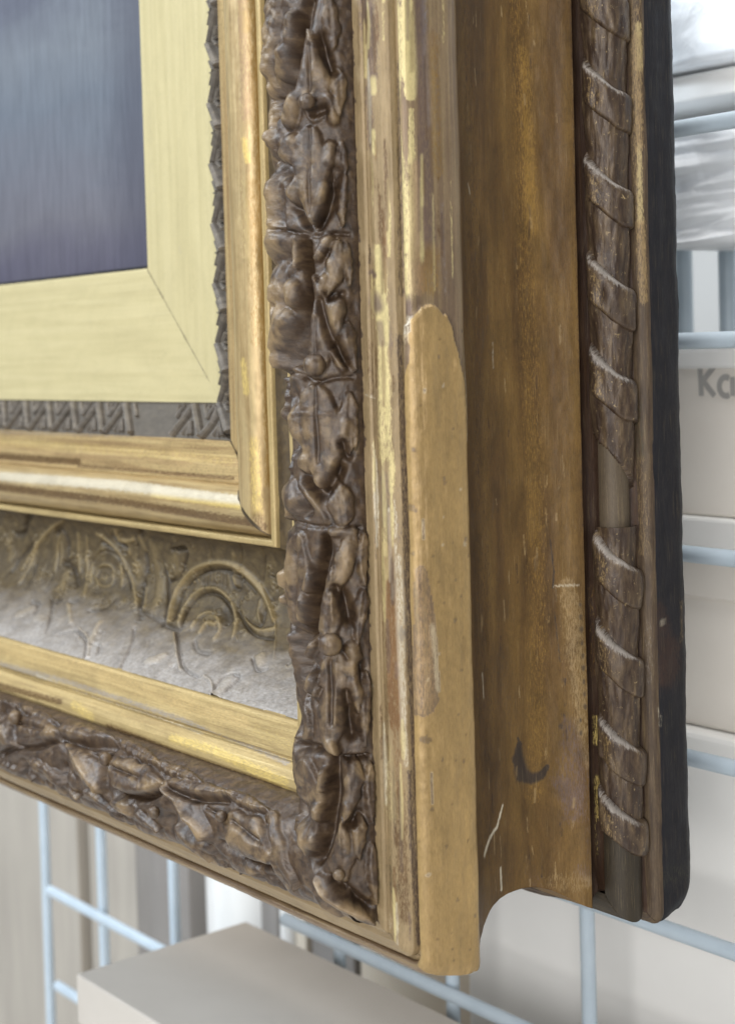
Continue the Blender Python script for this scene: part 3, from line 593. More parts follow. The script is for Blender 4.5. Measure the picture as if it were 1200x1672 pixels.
PATCH={
 ('SC','R'):[
  ('gld',0.55,[(82.9,606.8,5),(87.1,369.3,6.8),(88.1,208.7,6.9),(81.9,88,6.5)]),
  ('gld',0.6,[(89.1,571.7,3.6),(91.3,456.9,3.8)]),
  ('gbr',0.35,[(113.4,607.4,5.7),(112.7,408.6,5.7),(111.2,264,4.9)]),
  ('dbr',0.65,[(25.5,598.5,11.2),(27.4,332.6,12),(27.4,61.3,11.2)]),  # this stroke and the next paint shade into the hollow's front side
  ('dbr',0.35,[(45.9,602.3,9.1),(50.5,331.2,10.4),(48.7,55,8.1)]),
  ('dbr',0.55,[(120.5,606.1,1.2),(120.5,247.6,1.2)]),
  ('gbr',0.4,[(57.3,180.5,7.8),(67.3,138.9,7.4)]),
  ('blk',1.6,[(71.1,123.7,1.7),(69.7,114.3,3.8),(72.6,104.1,4.3),(80.4,99.6,2.8),(87.8,101,2.3),(92,106.2,1.3)]),
  ('blk',1.2,[(70.2,128.3,0.8),(72.2,123.5,1)]),
  ('pur',0.75,[(106.1,134.5,4.1),(109.6,109.9,9),(111.1,89.4,9.1),(106.6,73.3,5.8)]),
  ('pur',0.6,[(96.8,96.5,4),(106.9,85.6,5.6)]),
  ('pur',0.5,[(119.1,72.5,6.1),(120.5,45,3.5)]),
  ('pur',0.6,[(114,36.1,4.8),(120.5,29.9,4.2)]),
  ('pur',0.5,[(79.6,35.6,3.9),(83.9,26.7,3.4)]),
  ('tan',0.8,[(108.3,225.7,4.9),(111.9,207.3,6.5),(113.4,182.9,6.6),(114.8,154.4,4.9),(116.2,129.9,3.3)]),
  ('tan',0.6,[(95.1,29.3,5.7),(109.6,26.1,5.7),(118,27.5,3.4)]),
  ('tan',0.5,[(118.3,125.7,3.5),(120,105.1,2.1)]),
  ('wht',1.3,[(54.1,87.9,0.6),(47.6,75.2,0.8),(38,69.9,1),(29.5,62.2,1.2)]),
  ('wht',1.4,[(50.4,47.4,0.7),(51.1,33.2,0.9)]),
  ('blk',1.1,[(97.8,256.5,0.4),(99.8,234.2,0.7),(98.7,224.2,0.6)]),
  ('blk',0.9,[(99.5,208,0.4),(102.5,175.4,0.5)]),
  ('wht',0.7,[(5.7,408.7,0.2),(9.6,386.3,0.8),(13.4,356,1),(13.3,325.8,0.8)]),
  ('wht',0.4,[(11.2,310.8,0.6),(5.7,220.5,0.2)]),
  ('wht',0.7,[(100,225.3,0.4),(116.5,225.4,0.5)]),
  ('wht',0.8,[(30.6,485.6,0.7),(33.2,480.1,0.7)]),
  ('wht',0.6,[(56.1,385.9,0.5),(56.1,370.2,0.5)]),
  ('wht',0.7,[(33,177,0.6),(34,161.2,0.6)]),
  ('blk',0.9,[(117,213.2,0.7),(117,211.6,0.8)]),
  ('blk',0.9,[(117.2,204.7,1),(117.2,203,0.8)]),
  ('blk',0.9,[(117.4,196.1,1.3),(117.4,194.5,0.8)]),
  ('blk',0.9,[(117.7,187.6,0.7),(117.6,186,0.8)]),
  ('blk',0.9,[(117.9,179,1),(117.8,177.4,0.8)]),
  ('blk',0.9,[(118.1,170.5,1.3),(118.1,168.9,0.8)]),
  ('blk',0.9,[(118.3,161.9,0.7),(118.3,160.3,0.8)]),
  ('blk',0.9,[(118.6,153.4,1),(118.5,151.7,0.8)]),
  ('blk',0.9,[(118.8,144.8,1.3),(118.7,143.2,0.8)]),
  ('blk',0.9,[(115.2,136.5,0.7),(115.1,134.9,0.7)]),
  ('blk',0.9,[(115.4,127.9,0.9),(115.3,126.3,0.7)]),
  ('blk',0.7,[(102,171.4,0.7),(101.9,169.7,0.8)]),
  ('blk',0.7,[(104.7,163.5,1.1),(104.6,161.9,0.8)]),
  ('blk',0.7,[(102.8,155.9,1.5),(102.8,154.3,0.8)]),
  ('blk',0.7,[(105.6,148,0.7),(105.5,146.4,0.8)]),
  ('blk',0.7,[(103.7,140.4,1.1),(103.7,138.8,0.8)]),
  ('blk',0.7,[(101.8,132.8,1.5),(101.8,131.2,0.8)]),
 ],
 ('GR','R'):[
  ('yel',0.9,[(20.4,133.7,1.3),(20.4,115,1.3)]),
  ('yel',0.8,[(21.1,92.1,2.2),(21,67.2,2.2)]),
  ('yel',0.5,[(19.1,63.2,1.4),(19.8,38.2,0.9)]),
  ('gld',0.4,[(20.4,220.4,2.6),(19.8,162.7,2.7)]),
 ],
 ('BK','R'):[
  ('dbr',0.9,[(2.2,202.6,7),(9.6,164.4,11.7)]),
  ('dbr',0.7,[(16.3,175.9,6.4),(6.6,158.6,5.8)]),
  ('tan',0.6,[(25.5,205.9,2.4),(26.5,182.7,2.4)]),
  ('grn',0.5,[(75.9,18.7,8.9),(2.5,24.1,6)]),
  ('wht',0.5,[(6,196.8,0.9),(5.9,194.7,0.8)]),
  ('wht',0.5,[(2,136.5,0.6),(2.2,126.1,0.6)]),
 ],
 ('RF','R'):[
  ('lgd',0.8,[(12.5,593.5,1.7),(12.6,565.3,1.7)]),
  ('lgd',0.8,[(11.1,513,1.2),(10.8,464.5,1.6)]),
  ('tan',0.6,[(10.4,609.7,3.2),(8.8,464.6,3.4)]),
  ('tan',0.9,[(11.1,460.4,3.2),(11.7,411.7,2.8)]),
  ('tan',0.6,[(11.5,585.5,2.4),(11.5,513,2.4)]),
  ('grn',0.6,[(5.8,342.5,3.7),(7.8,309.8,3.6)]),
  ('tan',0.5,[(7.1,301.6,4.6),(8,244.2,4.5)]),
  ('gry',0.4,[(10.2,194.8,2.4),(10.2,157.7,2.4)]),
  ('wht',0.7,[(15.8,138.8,0.8),(16.7,126.3,0.5)]),
 ],
 ('OF','R'):[
  ('lgd',1.2,[(15.5,444.2,2),(16.6,427.7,3.6),(16.8,409.4,3.6),(17.7,387.5,2.8)]),
  ('lgd',1.1,[(17.2,383.9,2.4),(17.7,358.2,3.6)]),
  ('lgd',0.9,[(16.3,354.6,2.8),(15.4,336.2,2.8),(15.7,319.7,2.8)]),
  ('pur',1,[(12.2,591.5,5),(13.5,569.6,5.3),(14.4,540.5,3.7)]),
  ('pur',0.9,[(12.1,537.2,2.8),(12.9,504.4,2.8)]),
  ('pur',1.2,[(10.3,429.9,1.8),(12.5,427.9,1.5)]),
  ('pur',1.1,[(12.4,413.3,3.8),(14.4,409.5,3.1)]),
  ('pur',0.9,[(15.7,398.5,2),(16.9,387.5,2)]),
  ('lgd',1,[(15.7,544,1.6),(15.9,536.7,1.6)]),
  ('lgd',1,[(14.8,513.3,1.3),(15.2,500.6,1.2)]),
  ('pur',0.8,[(9.3,317.8,1.2),(10.2,308.5,1.4)]),
  ('pur',0.9,[(15.3,306.8,3.2),(16.1,281.1,3.2)]),
  ('lgd',0.7,[(20.2,350.9,1.6),(20.7,299.5,1.6)]),
  ('rst',1.1,[(16.4,264.5,3.2),(17.3,240.5,3.6),(17.9,207.3,3.6),(18.4,181.4,4),(18.5,159.1,3.6)]),
  ('rst',0.7,[(19.5,151.8,3.2),(20.1,118.3,2.8)]),
  ('wht',0.75,[(23.3,259,1.8),(24.2,225.8,2.2),(23.8,196.3,1.8),(24.2,159.2,1.5),(25,133.2,1.1)]),
  ('brn',0.9,[(20,114.6,3.2),(20.5,77.4,3.6),(21,40.1,3.1)]),
  ('drk',1,[(26.4,129.5,1.1),(26.6,95.9,1.5),(27.8,69.7,1.6),(29.7,24.5,1.7)]),
  ('lgd',0.5,[(12.3,143.5,2.9),(12.8,102.6,3.5)]),
  ('grn',0.4,[(9.9,83.3,2.7),(13.2,57.7,4.1)]),
  ('drk',0.9,[(27.7,390.9,1.9),(28.2,354.3,1.9),(28.5,314,2),(28.6,262.5,2),(28.6,207.1,2),(29.8,151.4,1.7),(30.5,106.6,1.6),(32.1,24.4,1.6)]),
  ('drk',0.8,[(32.5,554.2,1.5),(29.6,416.4,2)]),
  ('drk',0.9,[(1.6,176.2,0.8),(1.6,172.5,0.8)]),
  ('drk',0.9,[(1.6,157.1,0.5),(1.6,153.3,0.5)]),
  ('wht',0.7,[(1.6,179.8,0.8),(3.7,180.3,0.8)]),
  ('wht',0.8,[(4.3,356.6,0.8),(10,354.6,0.7)]),
  ('brn',0.6,[(7.5,387.8,2.3),(7.8,358.4,2.3)]),
 ],
 ('OB','R'):[
  ('lgd',1.6,[(10.7,589,2.6),(10.8,567.4,3.3),(11.3,545.9,3.7),(11.4,533.3,2.6)]),
  ('lgd',1.2,[(3.1,589.8,2.4),(3.1,553.8,2.7),(3.1,521.4,1.1)]),
  ('lgd',1,[(3.1,517.8,1.2),(3.1,488.8,3.7),(5.6,463.2,4.8),(5.5,419.8,4.8)]),
  ('lgd',1,[(11.5,524.3,1.5),(11.3,491.9,1.9),(11.6,463,2.2),(11.7,437.7,1.9)]),
  ('pnk',0.9,[(14,491.9,2.9),(14.7,459.4,3.7),(12.7,419.6,3.9)]),
  ('pur',1,[(19,589.4,2.5),(19.4,535.4,3.3),(20.3,481.2,3.7),(20.6,437.7,5)]),
  ('blu_sheen',0.5,[(22.7,589.7,2.1),(23.1,546.5,2.1),(24.3,517.6,2.2)]),  # bluish reflected sheen along the bead, painted as colour
  ('blu_sheen',0.45,[(31.1,470.6,1.7),(31.8,437.8,1.7),(32.3,414,1.7)]),  # the same painted sheen, further down the bead
  ('gld',0.7,[(21.4,437.7,5.8),(22.1,419.5,5.8)]),
  ('gld',0.7,[(27.2,568.4,3.5),(28.2,517.8,3.5),(29,488.8,3.5)]),
  ('pur',0.9,[(5.6,408.9,4),(7,403.4,1.6)]),
  ('wht',0.8,[(6.5,401.6,1.2),(5.7,387.1,1.1)]),
  ('drk',0.9,[(3.1,357.9,1.2),(3.1,306.5,1.2),(3.1,280.9,0.8)]),
  ('pnk',0.8,[(9.6,251.9,2.2),(11.2,231.6,3.7),(11.6,218.7,4.5),(10.3,196.7,4.5),(8.8,171,5.2),(12.7,174.4,3.9)]),
  ('wht',1,[(14.8,218.4,1.2),(16,203.6,1.2),(17,179.5,1.2)]),
  ('wht',0.7,[(11.1,281.1,0.7),(11.6,270.1,0.7)]),
  ('drk',1,[(9,151.1,1.5),(10.9,150.2,1.5)]),
  ('drk',1,[(6,289.3,1.2),(7.6,288.2,1.1)]),
  ('drk',0.7,[(7.8,324,0.8),(8.2,322.9,0.8)]),
  ('wht',0.5,[(12.2,130.1,0.6),(12.1,111.6,0.6)]),
 ],
 ('IB','R'):[
  ('yel',0.9,[(41.3,634.8,1.4),(41.8,621.3,1.8)]),
  ('yel',1,[(38.3,541.6,2),(40.3,526.2,2.3)]),
  ('yel',0.9,[(31.3,378,2.6),(33.3,355.2,2.9)]),
  ('yel',0.8,[(38.9,318.7,3.5),(39.7,268.4,4.3)]),
  ('pnk',0.8,[(39.3,643.9,3.4),(40.4,590,4.2),(40.3,558.6,4.2)]),
  ('gld',0.6,[(41.6,509,3.7),(42.6,391.4,3.7)]),
  ('brn',0.8,[(39.5,261.6,3.8),(43.9,254.7,3.6)]),
  ('lgd',0.4,[(35.4,513.9,3.2),(35.9,455.1,3.1)]),
  ('ochr',0.9,[(47.5,643.6,2.8),(48.9,508.9,3.2),(49.6,350.3,3.3),(49.5,286.4,2.8)]),
  ('ochr',0.8,[(50.7,598.9,1.9),(51,427.5,2),(51.5,290.9,2)]),
 ],
 ('G1','R'):[
  ('drk',1.3,[(27.8,632.2,1),(27.5,597.4,1.4),(27.2,578.9,1.2),(36.2,561.4,0.8)]),
  ('drk',1.2,[(35.6,475.8,0.8),(27.4,429.5,1.2)]),
  ('drk',1.1,[(35.1,392,0.8),(37.1,349.9,0.9),(36.1,317.1,0.8)]),
 ],
 ('IB','B'):[
  ('yel',1.1,[(20.2,396.8,2.5),(22.8,272.6,2.3)]),
  ('wht',1.3,[(18.3,677.7,3.8),(15.5,449.3,4.3),(18.1,266.6,2.7)]),  # whitish highlight of the lower bead, painted into the gilding
  ('brn',1.1,[(28.9,674.5,3.5),(30.1,444.8,3),(35,250.7,3.5)]),
 ],
 ('G1','B'):[
  ('yel',0.6,[(14.4,718.2,4.2),(14.7,534.4,4.2),(17.4,310.3,4.1)]),
  ('brn',1.1,[(28.4,711.4,3),(27.7,551.2,2.8)]),
  ('brn',0.9,[(32.1,549.4,2.4),(31.8,305.7,2.3)]),
  ('gry',0.7,[(4.7,719.7,1.8),(0.8,464.3,2.4)]),
 ],
 ('MF','B'):[
  ('gry',0.9,[(27.7,569.6,3.2),(24.1,457.6,2),(24.5,358,1.9),(25.8,269.6,1.9),(36.3,139.6,2.4)]),
  ('wht',0.7,[(26.7,500.1,1.2),(31.1,429.6,1.6),(32.1,315.7,1.1),(35,245.2,1.6)]),
  ('yel',0.8,[(44.6,424.7,3.7),(50.2,392.7,4.3)]),
  ('yel',0.9,[(45.4,276,3.1),(44.1,220.4,3.3),(50.7,134.6,4.4)]),
  ('brn',1,[(49.6,555.2,3),(45.8,444.5,2.5)]),
  ('brn',1.1,[(54.9,366.2,4),(55.3,260.9,2),(55.3,140.7,1.7)]),
  ('yel',0.4,[(16.5,179.5,3.6),(20.4,142.8,3.9)]),
  ('tan2',0.8,[(13.3,575.8,6.4),(9.9,412.1,5.9),(14.8,273.5,5.5),(14.9,194.7,4.3)]),
 ],
 ('SL','R'):[
  ('gry',0.5,[(62,472.8,2),(63.7,468.7,2)]),
  ('gry',0.4,[(83,399.7,1.6),(84.7,395.7,1.6)]),
  ('gry',0.35,[(17.9,608.3,4),(19.1,514.9,4.8)]),
  ('gry',0.3,[(110,373.4,6.4),(115.2,351.2,5.6)]),
 ],
 ('SL','B'):[
  ('gry',0.25,[(19.5,742.1,4.6),(13,469.6,2.8)]),
  ('gry',0.25,[(40.7,662.9,3.6),(50,555.3,3.4)]),
  ('gry',0.3,[(85.7,373.1,4.8),(115.6,350.9,6.4)]),
 ],
}
BERRIES={'R':[(66.1,532,5.1),(65.9,375.4,7),(70.2,207.5,7.1),(71.4,68,3.8)],'B':[(26.8,472.8,5.9),(31.6,320,5.1),(51.7,243.3,4.6),(38.6,161.1,4)]}
SEAMS={'R':[454.0,368.4,278.6,140.3],'B':[321.1]}
GESSO_S=412.1
# lattice gap [(21.16107906935899, 730.805414011029), (20.20823317617531, 675.761337302884), (19.307027034650673, 623.7003898413919), (18.45337345173742, 574.3864623362194), (17.643605472616397, 527.6077218521592), (16.83875649039879, 481.1131423691787), (16.556450635796793, 464.80487549513924), (15.511108475157052, 404.4174671134318), (15.349379078740988, 395.0746705857098), (14.720372216890764, 358.73815258073705)]
def corner_round(P, u, d, rad):
    x0 = P[:,0]*0+u; k = rad > 0
    cx = u-rad; cz = -u+rad
    X, Z = P[:,0], P[:,2]
    q = k & (X > cx) & (Z < cz)
    # push points of the square corner onto the arc
    ax = (X-cx)[q]; az = (cz-Z)[q]; mx = np.maximum(ax, az); ln = np.hypot(ax, az)
    X[q] = cx[q]+ax*mx/np.maximum(ln, 1e-6); Z[q] = cz[q]-az*mx/np.maximum(ln, 1e-6)
def rail_strip(name, key, rail, mat, parent, nu, ds, smax, smooth=True, wob=.25, hfun=None, pfun=None, cuts=None, skip_paint=False):
    wv, prof = catmull(STR[key], nu, smooth)
    nu = len(wv)
    tg = np.gradient(prof, wv, axis=0); tg /= np.linalg.norm(tg, axis=1)[:,None]
    nrm = np.stack([-tg[:,1], tg[:,0]], 1)
    smin = -prof[:,0]
    ns = int((smax-smin.min())/ds)+1
    t = np.linspace(0, 1, ns)
    lo = smin; hi = np.full(nu, smax)+0*lo
    # first rows follow the mitre, later rows run square to the rail
    S = lo[:,None]+(np.arange(ns)*ds)[None,:]*((hi-lo)/((ns-1)*ds))[:,None]
    W = np.repeat(wv[:,None], ns, 1)
    w = W.ravel(); s = S.ravel()
    h = wob*(fbm(w/9+3, s/34, 11 if rail == 'R' else 12)+.5*fbm(w/4, s/9, 21))
    if key == 'BK': h = h*np.clip((np.repeat(prof[:,0], ns)+60)/40, 0, 1)
    rl = np.zeros(w.shape)
    if (key, rail) in FEAT: rl = rl+relief(w, s, FEAT[(key, rail)], 1.05 if key == 'LF' else 1.0)
    if key == 'CV' and rail == 'B': rl = rl+relief(w, s, curls)
    if hfun is not None: rl = rl+hfun(w, s)
    h = h+rl
    u = np.repeat(prof[:,0], ns)+np.repeat(nrm[:,0], ns)*h; d = np.repeat(prof[:,1], ns)+np.repeat(nrm[:,1], ns)*h
    P = np.stack([u, -d, s], 1)
    # keep displaced vertices on their own side of the mitre; the worn outer corner is rounded off
    if key == 'OB': corner_round(P, np.repeat(prof[:,0], ns), d, 11*np.clip((d+11)/9, 0, 1))
    if key == 'OF': corner_round(P, np.repeat(prof[:,0], ns), d, 11*np.clip((w-16)/16, 0, 1))
    if key in ('BK', 'RF'):
        rad = 24*np.clip((-d-152)/34, 0, 1); corner_round(P, np.repeat(prof[:,0], ns), d, rad)
    P[:,2] = np.maximum(P[:,2], -P[:,0])
    if rail == 'B': P = np.stack([-P[:,2], P[:,1], -P[:,0]], 1)
    paint = np.zeros((len(w), 4))
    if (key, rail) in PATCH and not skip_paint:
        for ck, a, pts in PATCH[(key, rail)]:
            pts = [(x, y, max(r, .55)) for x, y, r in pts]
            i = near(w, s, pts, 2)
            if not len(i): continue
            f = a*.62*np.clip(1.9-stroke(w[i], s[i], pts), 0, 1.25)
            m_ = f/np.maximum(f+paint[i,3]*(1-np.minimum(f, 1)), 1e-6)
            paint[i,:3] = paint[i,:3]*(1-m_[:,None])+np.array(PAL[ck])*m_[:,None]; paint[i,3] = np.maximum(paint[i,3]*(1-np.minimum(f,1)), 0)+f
    if pfun is not None: paint = pfun(w, s, paint)
    uv = np.stack([w/10, s/10], 1)
    idx = np.arange(nu*ns).reshape(nu, ns)
    quads = np.stack([idx[:-1,:-1], idx[1:,:-1], idx[1:,1:], idx[:-1,1:]], -1)
    if rail == 'B': quads = quads[...,::-1]
    out = []
    if cuts is None:
        rngs = [(0, ns-1)]
        return link(name, P*K, quads.reshape(-1, 4), mat, parent, True, uv, paint, {'raised': rl/(12 if key == 'LF' else 8)})
    # split a run of ornament into its cast lengths
    scol = S[nu//2]
    e = [0]+[int(np.searchsorted(scol, c)) for c in sorted(cuts)]+[ns-1]
    for a, b in zip(e[:-1], e[1:]):
        keep = idx[:, a:b+1].ravel(); re = np.full(nu*ns, -1); re[keep] = np.arange(len(keep))
        q = re[quads[:, a:b].reshape(-1, 4)]
        out.append(link(name, P[keep]*K, q, mat, parent, True, uv[keep], paint[keep], {'raised': rl[keep]/12}))
    return out, (e, scol)
cr0 = random.Random(21); cr = random.Random(9)
SR, SB = 710, 800
# hairline scratches on the side hollow, chips along the gilded edges
for i in range(110):
    cw, cs, ln = cr.uniform(30, 112), cr.uniform(20, 700), cr.uniform(2, 14)
    PATCH[('SC', 'R')].append((cr.choice(('tan', 'tan', 'gbr', 'dbr')), cr.uniform(.55, 1.0), [(cw, cs, .55), (cw+cr.uniform(-1, 1), cs+ln, .5)]))
for i in range(80):
    cs, ln = cr.uniform(10, 660), cr.uniform(6, 60)
    PATCH[('OF', 'R')].append((cr.choice(('rst', 'lgd', 'wht', 'drk', 'pur', 'brn', 'lgd')), cr.uniform(.5, .95), [(8+(i*7) % 17, cs, cr.uniform(.5, 1.0)), (8.4+(i*7) % 17, cs+ln*.5, cr.uniform(.7, 1.5)), (8.1+(i*7) % 17, cs+ln, .4)]))
    if cs > 410: PATCH[('OB', 'R')].append((cr.choice(('brn', 'lgd', 'pur')), cr.uniform(.5, .9), [(8+(i*11) % 32, cs, cr.uniform(.5, 1.2)), (8.5+(i*11) % 32, cs+ln, .6)]))
    else: PATCH[('OB', 'R')].append((cr.choice(('drk', 'wht', 'brn')), cr.uniform(.8, 1.3), [(cr.uniform(4, 44), cs, cr.uniform(.4, .9)), (cr.uniform(4, 44), cs, .5)][:1]*2))
for i in range(90):
    cs, ln = cr.uniform(15, 690), cr.uniform(.5, 4)
    PATCH[('OF', 'R')].append(('drk', 1.5, [(cr.uniform(.6, 2.4), cs, cr.uniform(.5, 1.1)), (1.2, cs+ln, .6)]))
    if cs < 400 and i % 2: PATCH[('OB', 'R')].append(('drk', 1.5, [(cr.uniform(43, 46), cs, cr.uniform(.5, .9)), (45, cs+ln*.6, .6)]))
# low side leaves along both flanks of the ornament, no two alike
for rl_, s_end in (('B', 800),):
    q_ = 30.0; extra = []
    while q_ < s_end:
        a_ = cr0.uniform(5.5, 8); ln = cr0.uniform(11, 20)
        extra.append(('D', cr0.uniform(2.0, 3.4), [(cr0.uniform(76, 81), q_+ln, a_), (cr0.uniform(82, 86), q_, a_*.55)]))
        if cr0.random() < .6: extra.append(('G', 2.2, [(79, q_+ln*.9, 1.2), (84, q_+2, 1)]))
        q_ += ln+cr0.uniform(2, 7)
    FEAT[('LF', rl_)] = extra+FEAT[('LF', rl_)]
# small curls and sprigs that fill the ground between the large scrolls
curls = []
for i in range(150):
    cw, cs, cr_, a0, tw = cr.uniform(10, 84 if i % 5 else 130), cr.uniform(110, 795), cr.uniform(3, 7), cr.uniform(0, 6.28), cr.choice((-1, 1))
    sp = [(cw+cr_*(1-k/9)*math.cos(a0+tw*k*.75), cs+1.15*cr_*(1-k/9)*math.sin(a0+tw*k*.75), 1.1) for k in range(8)]
    curls.append(('R', 1.1, sp)); curls.append(('G', .8, [(x+1.6*math.cos(a0), y+1.6*math.sin(a0), .9) for x, y, r_ in sp[:5]]))
FEAT[('CV', 'B')] = [(k, h*(.55 if k == 'D' else 1.0)*(1.5 if p[0][0] > 84 else 1), [(x, y, r_*.74) for x, y, r_ in p]) for k, h, p in FEAT[('CV', 'B')]]
frame = empty('picture_frame', 'ornate gilt picture frame corner with dark leaf moulding and worn twisted rope edge', 'picture frame')

def gesso_h(w, s):
    edge = GESSO_S-2-9*np.abs(w-20)/14-16*np.clip((w-29)/9, 0, 2)**2+4.5*fbm(w/4, s*0, 5)
    e = np.clip((edge-s)/1.6, 0, 1); e = e*e*(3-2*e)
    side = np.clip((w-3)/3, 0, 1)*np.clip((47-w)/6, 0, 1)
    return (3.4+.9*fbm(w/8, s/30, 35)+.35*fbm(w/3, s/5, 37))*e*side+1.2*e*np.clip((w-12)/4, 0, 1)*np.clip((GESSO_S-s)/60, 0, 1)*0
def gesso_p(w, s, p):
    edge = GESSO_S-2-9*np.abs(w-20)/14-16*np.clip((w-29)/9, 0, 2)**2+4.5*fbm(w/4, s*0, 5)
    lf = 3.5+3*np.clip((s-(GESSO_S-70))/70, 0, 1)+4.5*fbm(s/20, w*0, 8, 4)
    m_ = np.clip((edge-s)/1.5, 0, 1)*np.clip((w-lf)/1.5, 0, 1)*2
    k = p[:,3] < .3
    g = np.array(PAL['ges'])[None]*(1+.22*fbm(w/7, s/50, 31, 4)[:,None]+.12*fbm(w/2, s/5, 33)[:,None])
    p[k,:3] = g[k]; p[k,3] = m_[k]
    q = ~k & (s < GESSO_S-20); p[q,:3] = .5*p[q,:3]+.5*g[q]
    return p
SLW, SLP = catmull(STR['SL'], 200, False)
def slip_p(w, s, p):
    # open joint of the mitre, dark with dirt
    t = s+np.interp(w, SLW, SLP[:,0])
    m_ = np.clip((1.5+.7*vnoise(w/6, w*0, 15)-t)/.9, 0, 1)*np.clip((112-w)/20, .3, 1)
    p[m_ > 0,:3] = np.array(L(92,84,66)); p[:,3] = np.maximum(p[:,3], m_*1.1)
    sm = .30*np.clip(fbm(w/16, s/40, 19, 4)*2.2, 0, 1); k = (p[:,3] < .02) & (sm > 0)
    p[k,:3] = np.array(L(150,140,104)); p[k,3] = sm[k]
    return p
def cove_p(w, s, p):
    # pale dust lying on the lower, upward-facing half of the hollow
    n = fbm(w/14, s/22, 41, 4)*20
    m_ = np.clip((w+n-76)/62, 0, 1)*1.0
    dust = np.array(L(172,167,163))[None]*(1+.25*fbm(w/3, s/3, 47)[:,None])
    p[:,:3] = dust; p[:,3] = m_
    return p
def mitre_p(key, n, sm, wid):
    wv_, pf_ = catmull(STR[key], 200, sm)
    def f(w, s, p):
        t_ = s+np.interp(w, wv_, pf_[:,0])
        m_ = np.clip((wid+wid*vnoise(w/4, w*0, 17)-t_)/.8, 0, 1)*1.5
        k = m_ > p[:,3]
        p[k,:3] = np.array(L(46,38,30)); p[k,3] = m_[k]
        return p
    return f
for rail in 'RB':
    smx = SR if rail == 'R' else SB
    rail_strip('inner_slip', 'SL', rail, M_slip, frame, 90, 1.6, smx, False, .12, None, slip_p)
    rail_strip('lattice_bed', 'LB', rail, M_latbed, frame, 10, 3, smx, False, .2)
    rail_strip('gilt_hollow', 'G1', rail, M_hollow, frame, 34, 1.4, smx, False, .25, None, mitre_p('G1', 34, False, 1.5))
    rail_strip('inner_bead', 'IB', rail, M_bead, frame, 46, 1.4, smx, True, .45, None, mitre_p('IB', 46, True, 1.8))
    rail_strip('cove_fillet', 'F1', rail, M_fillet, frame, 14, 3, smx, False, .25)
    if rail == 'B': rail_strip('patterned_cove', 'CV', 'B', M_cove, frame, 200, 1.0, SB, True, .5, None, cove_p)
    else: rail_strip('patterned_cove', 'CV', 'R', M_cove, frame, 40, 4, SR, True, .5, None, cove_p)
    rail_strip('middle_fillet', 'MF', rail, M_fillet, frame, 60, 2, smx, False, .3)
    rail_strip('outer_fillet', 'OF', rail, M_outer, frame, 60, 1.4, smx, False, .45)
    rail_strip('outer_bead', 'OB', rail, M_obead, frame, 60, 1.4, smx, True, .4, gesso_h if rail == 'R' else None, gesso_p if rail == 'R' else None)
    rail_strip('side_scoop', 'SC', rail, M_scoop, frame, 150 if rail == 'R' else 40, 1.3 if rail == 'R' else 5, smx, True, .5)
    rail_strip('rope_groove', 'GR', rail, M_groove, frame, 24, 2, smx, True, .5, lambda w, s: 6*np.clip((48-s)/26, 0, 1)*np.exp(-((w-13)/8)**2))
    rail_strip('rope_strip', 'RF', rail, M_strip, frame, 26, 2, smx, True, .5)
    rail_strip('back_edge', 'BK', rail, M_back, frame, 120, 2.2, smx, False, 1.3)

# the cast leaf ornament: a rounded band in lengths with open joints between them
def leaf_h(w, s):
    e = np.clip(np.minimum(w, 97.4-w)/7, 0, 1)
    return (1.7*fbm(w/10, s/13, 61)+.35*fbm(w/4, s/5, 67))*e - 1.0
def leaf_h_upright(w, s):
    fl = np.exp(-((w-26)/11)**2)*(np.clip((s-370)/4, 0, 1)*(6.5+1.5*np.clip((s-455)/6, 0, 1))+4.5*np.clip((276-s)/4, 0, 1)*np.clip((s-70)/30, 0, 1))
    return leaf_h(w, s)+fl*(1+.35*fbm(s/9, w/20, 63))
segs = {}
for rail in 'RB':
    out, (e, scol) = rail_strip('leaf_segment', 'LF', rail, M_leaf, frame, 125, 1.1, SR if rail == 'R' else SB, True, 0, leaf_h_upright if rail == 'R' else leaf_h, None, SEAMS[rail])
    segs[rail] = (out, [scol[i] for i in e])
def surf(key, rail, w, s, lift=0):
    wv, prof = catmull(STR[key], 200, True)
    u = np.interp(w, wv, prof[:,0]); d = np.interp(w, wv, prof[:,1])
    i = min(max(int(np.searchsorted(wv, w)), 1), len(wv)-2); tg = prof[i+1]-prof[i-1]; tg /= np.hypot(*tg)
    u += -tg[1]*lift; d += tg[0]*lift
    nrm = (-tg[1], tg[0])
    return ((u, -d, s), (nrm[0], -nrm[1], 0)) if rail == 'R' else ((-s, -d, -u), (0, -nrm[1], -nrm[0]))
def ball(r, flat, seed, n=20, mr=14):
    th = np.linspace(0, math.pi, mr)[:,None]; ph = np.linspace(0, 2*math.pi, n, endpoint=False)[None]
    rr = r*(1+.10*fbm(3*np.cos(ph)+9+th*0, 3*th+seed+ph*0, seed))
    x = (rr*np.sin(th)*np.cos(ph)).ravel(); y = (rr*np.sin(th)*np.sin(ph)).ravel(); z = (rr*np.cos(th)*flat+0*ph).ravel()
    idx = np.arange(mr*n).reshape(mr, n); nx = np.roll(idx, -1, 1)
    q = np.stack([idx[:-1], idx[1:], nx[1:], nx[:-1]], -1).reshape(-1, 4)
    return np.stack([x, y, z], 1), q
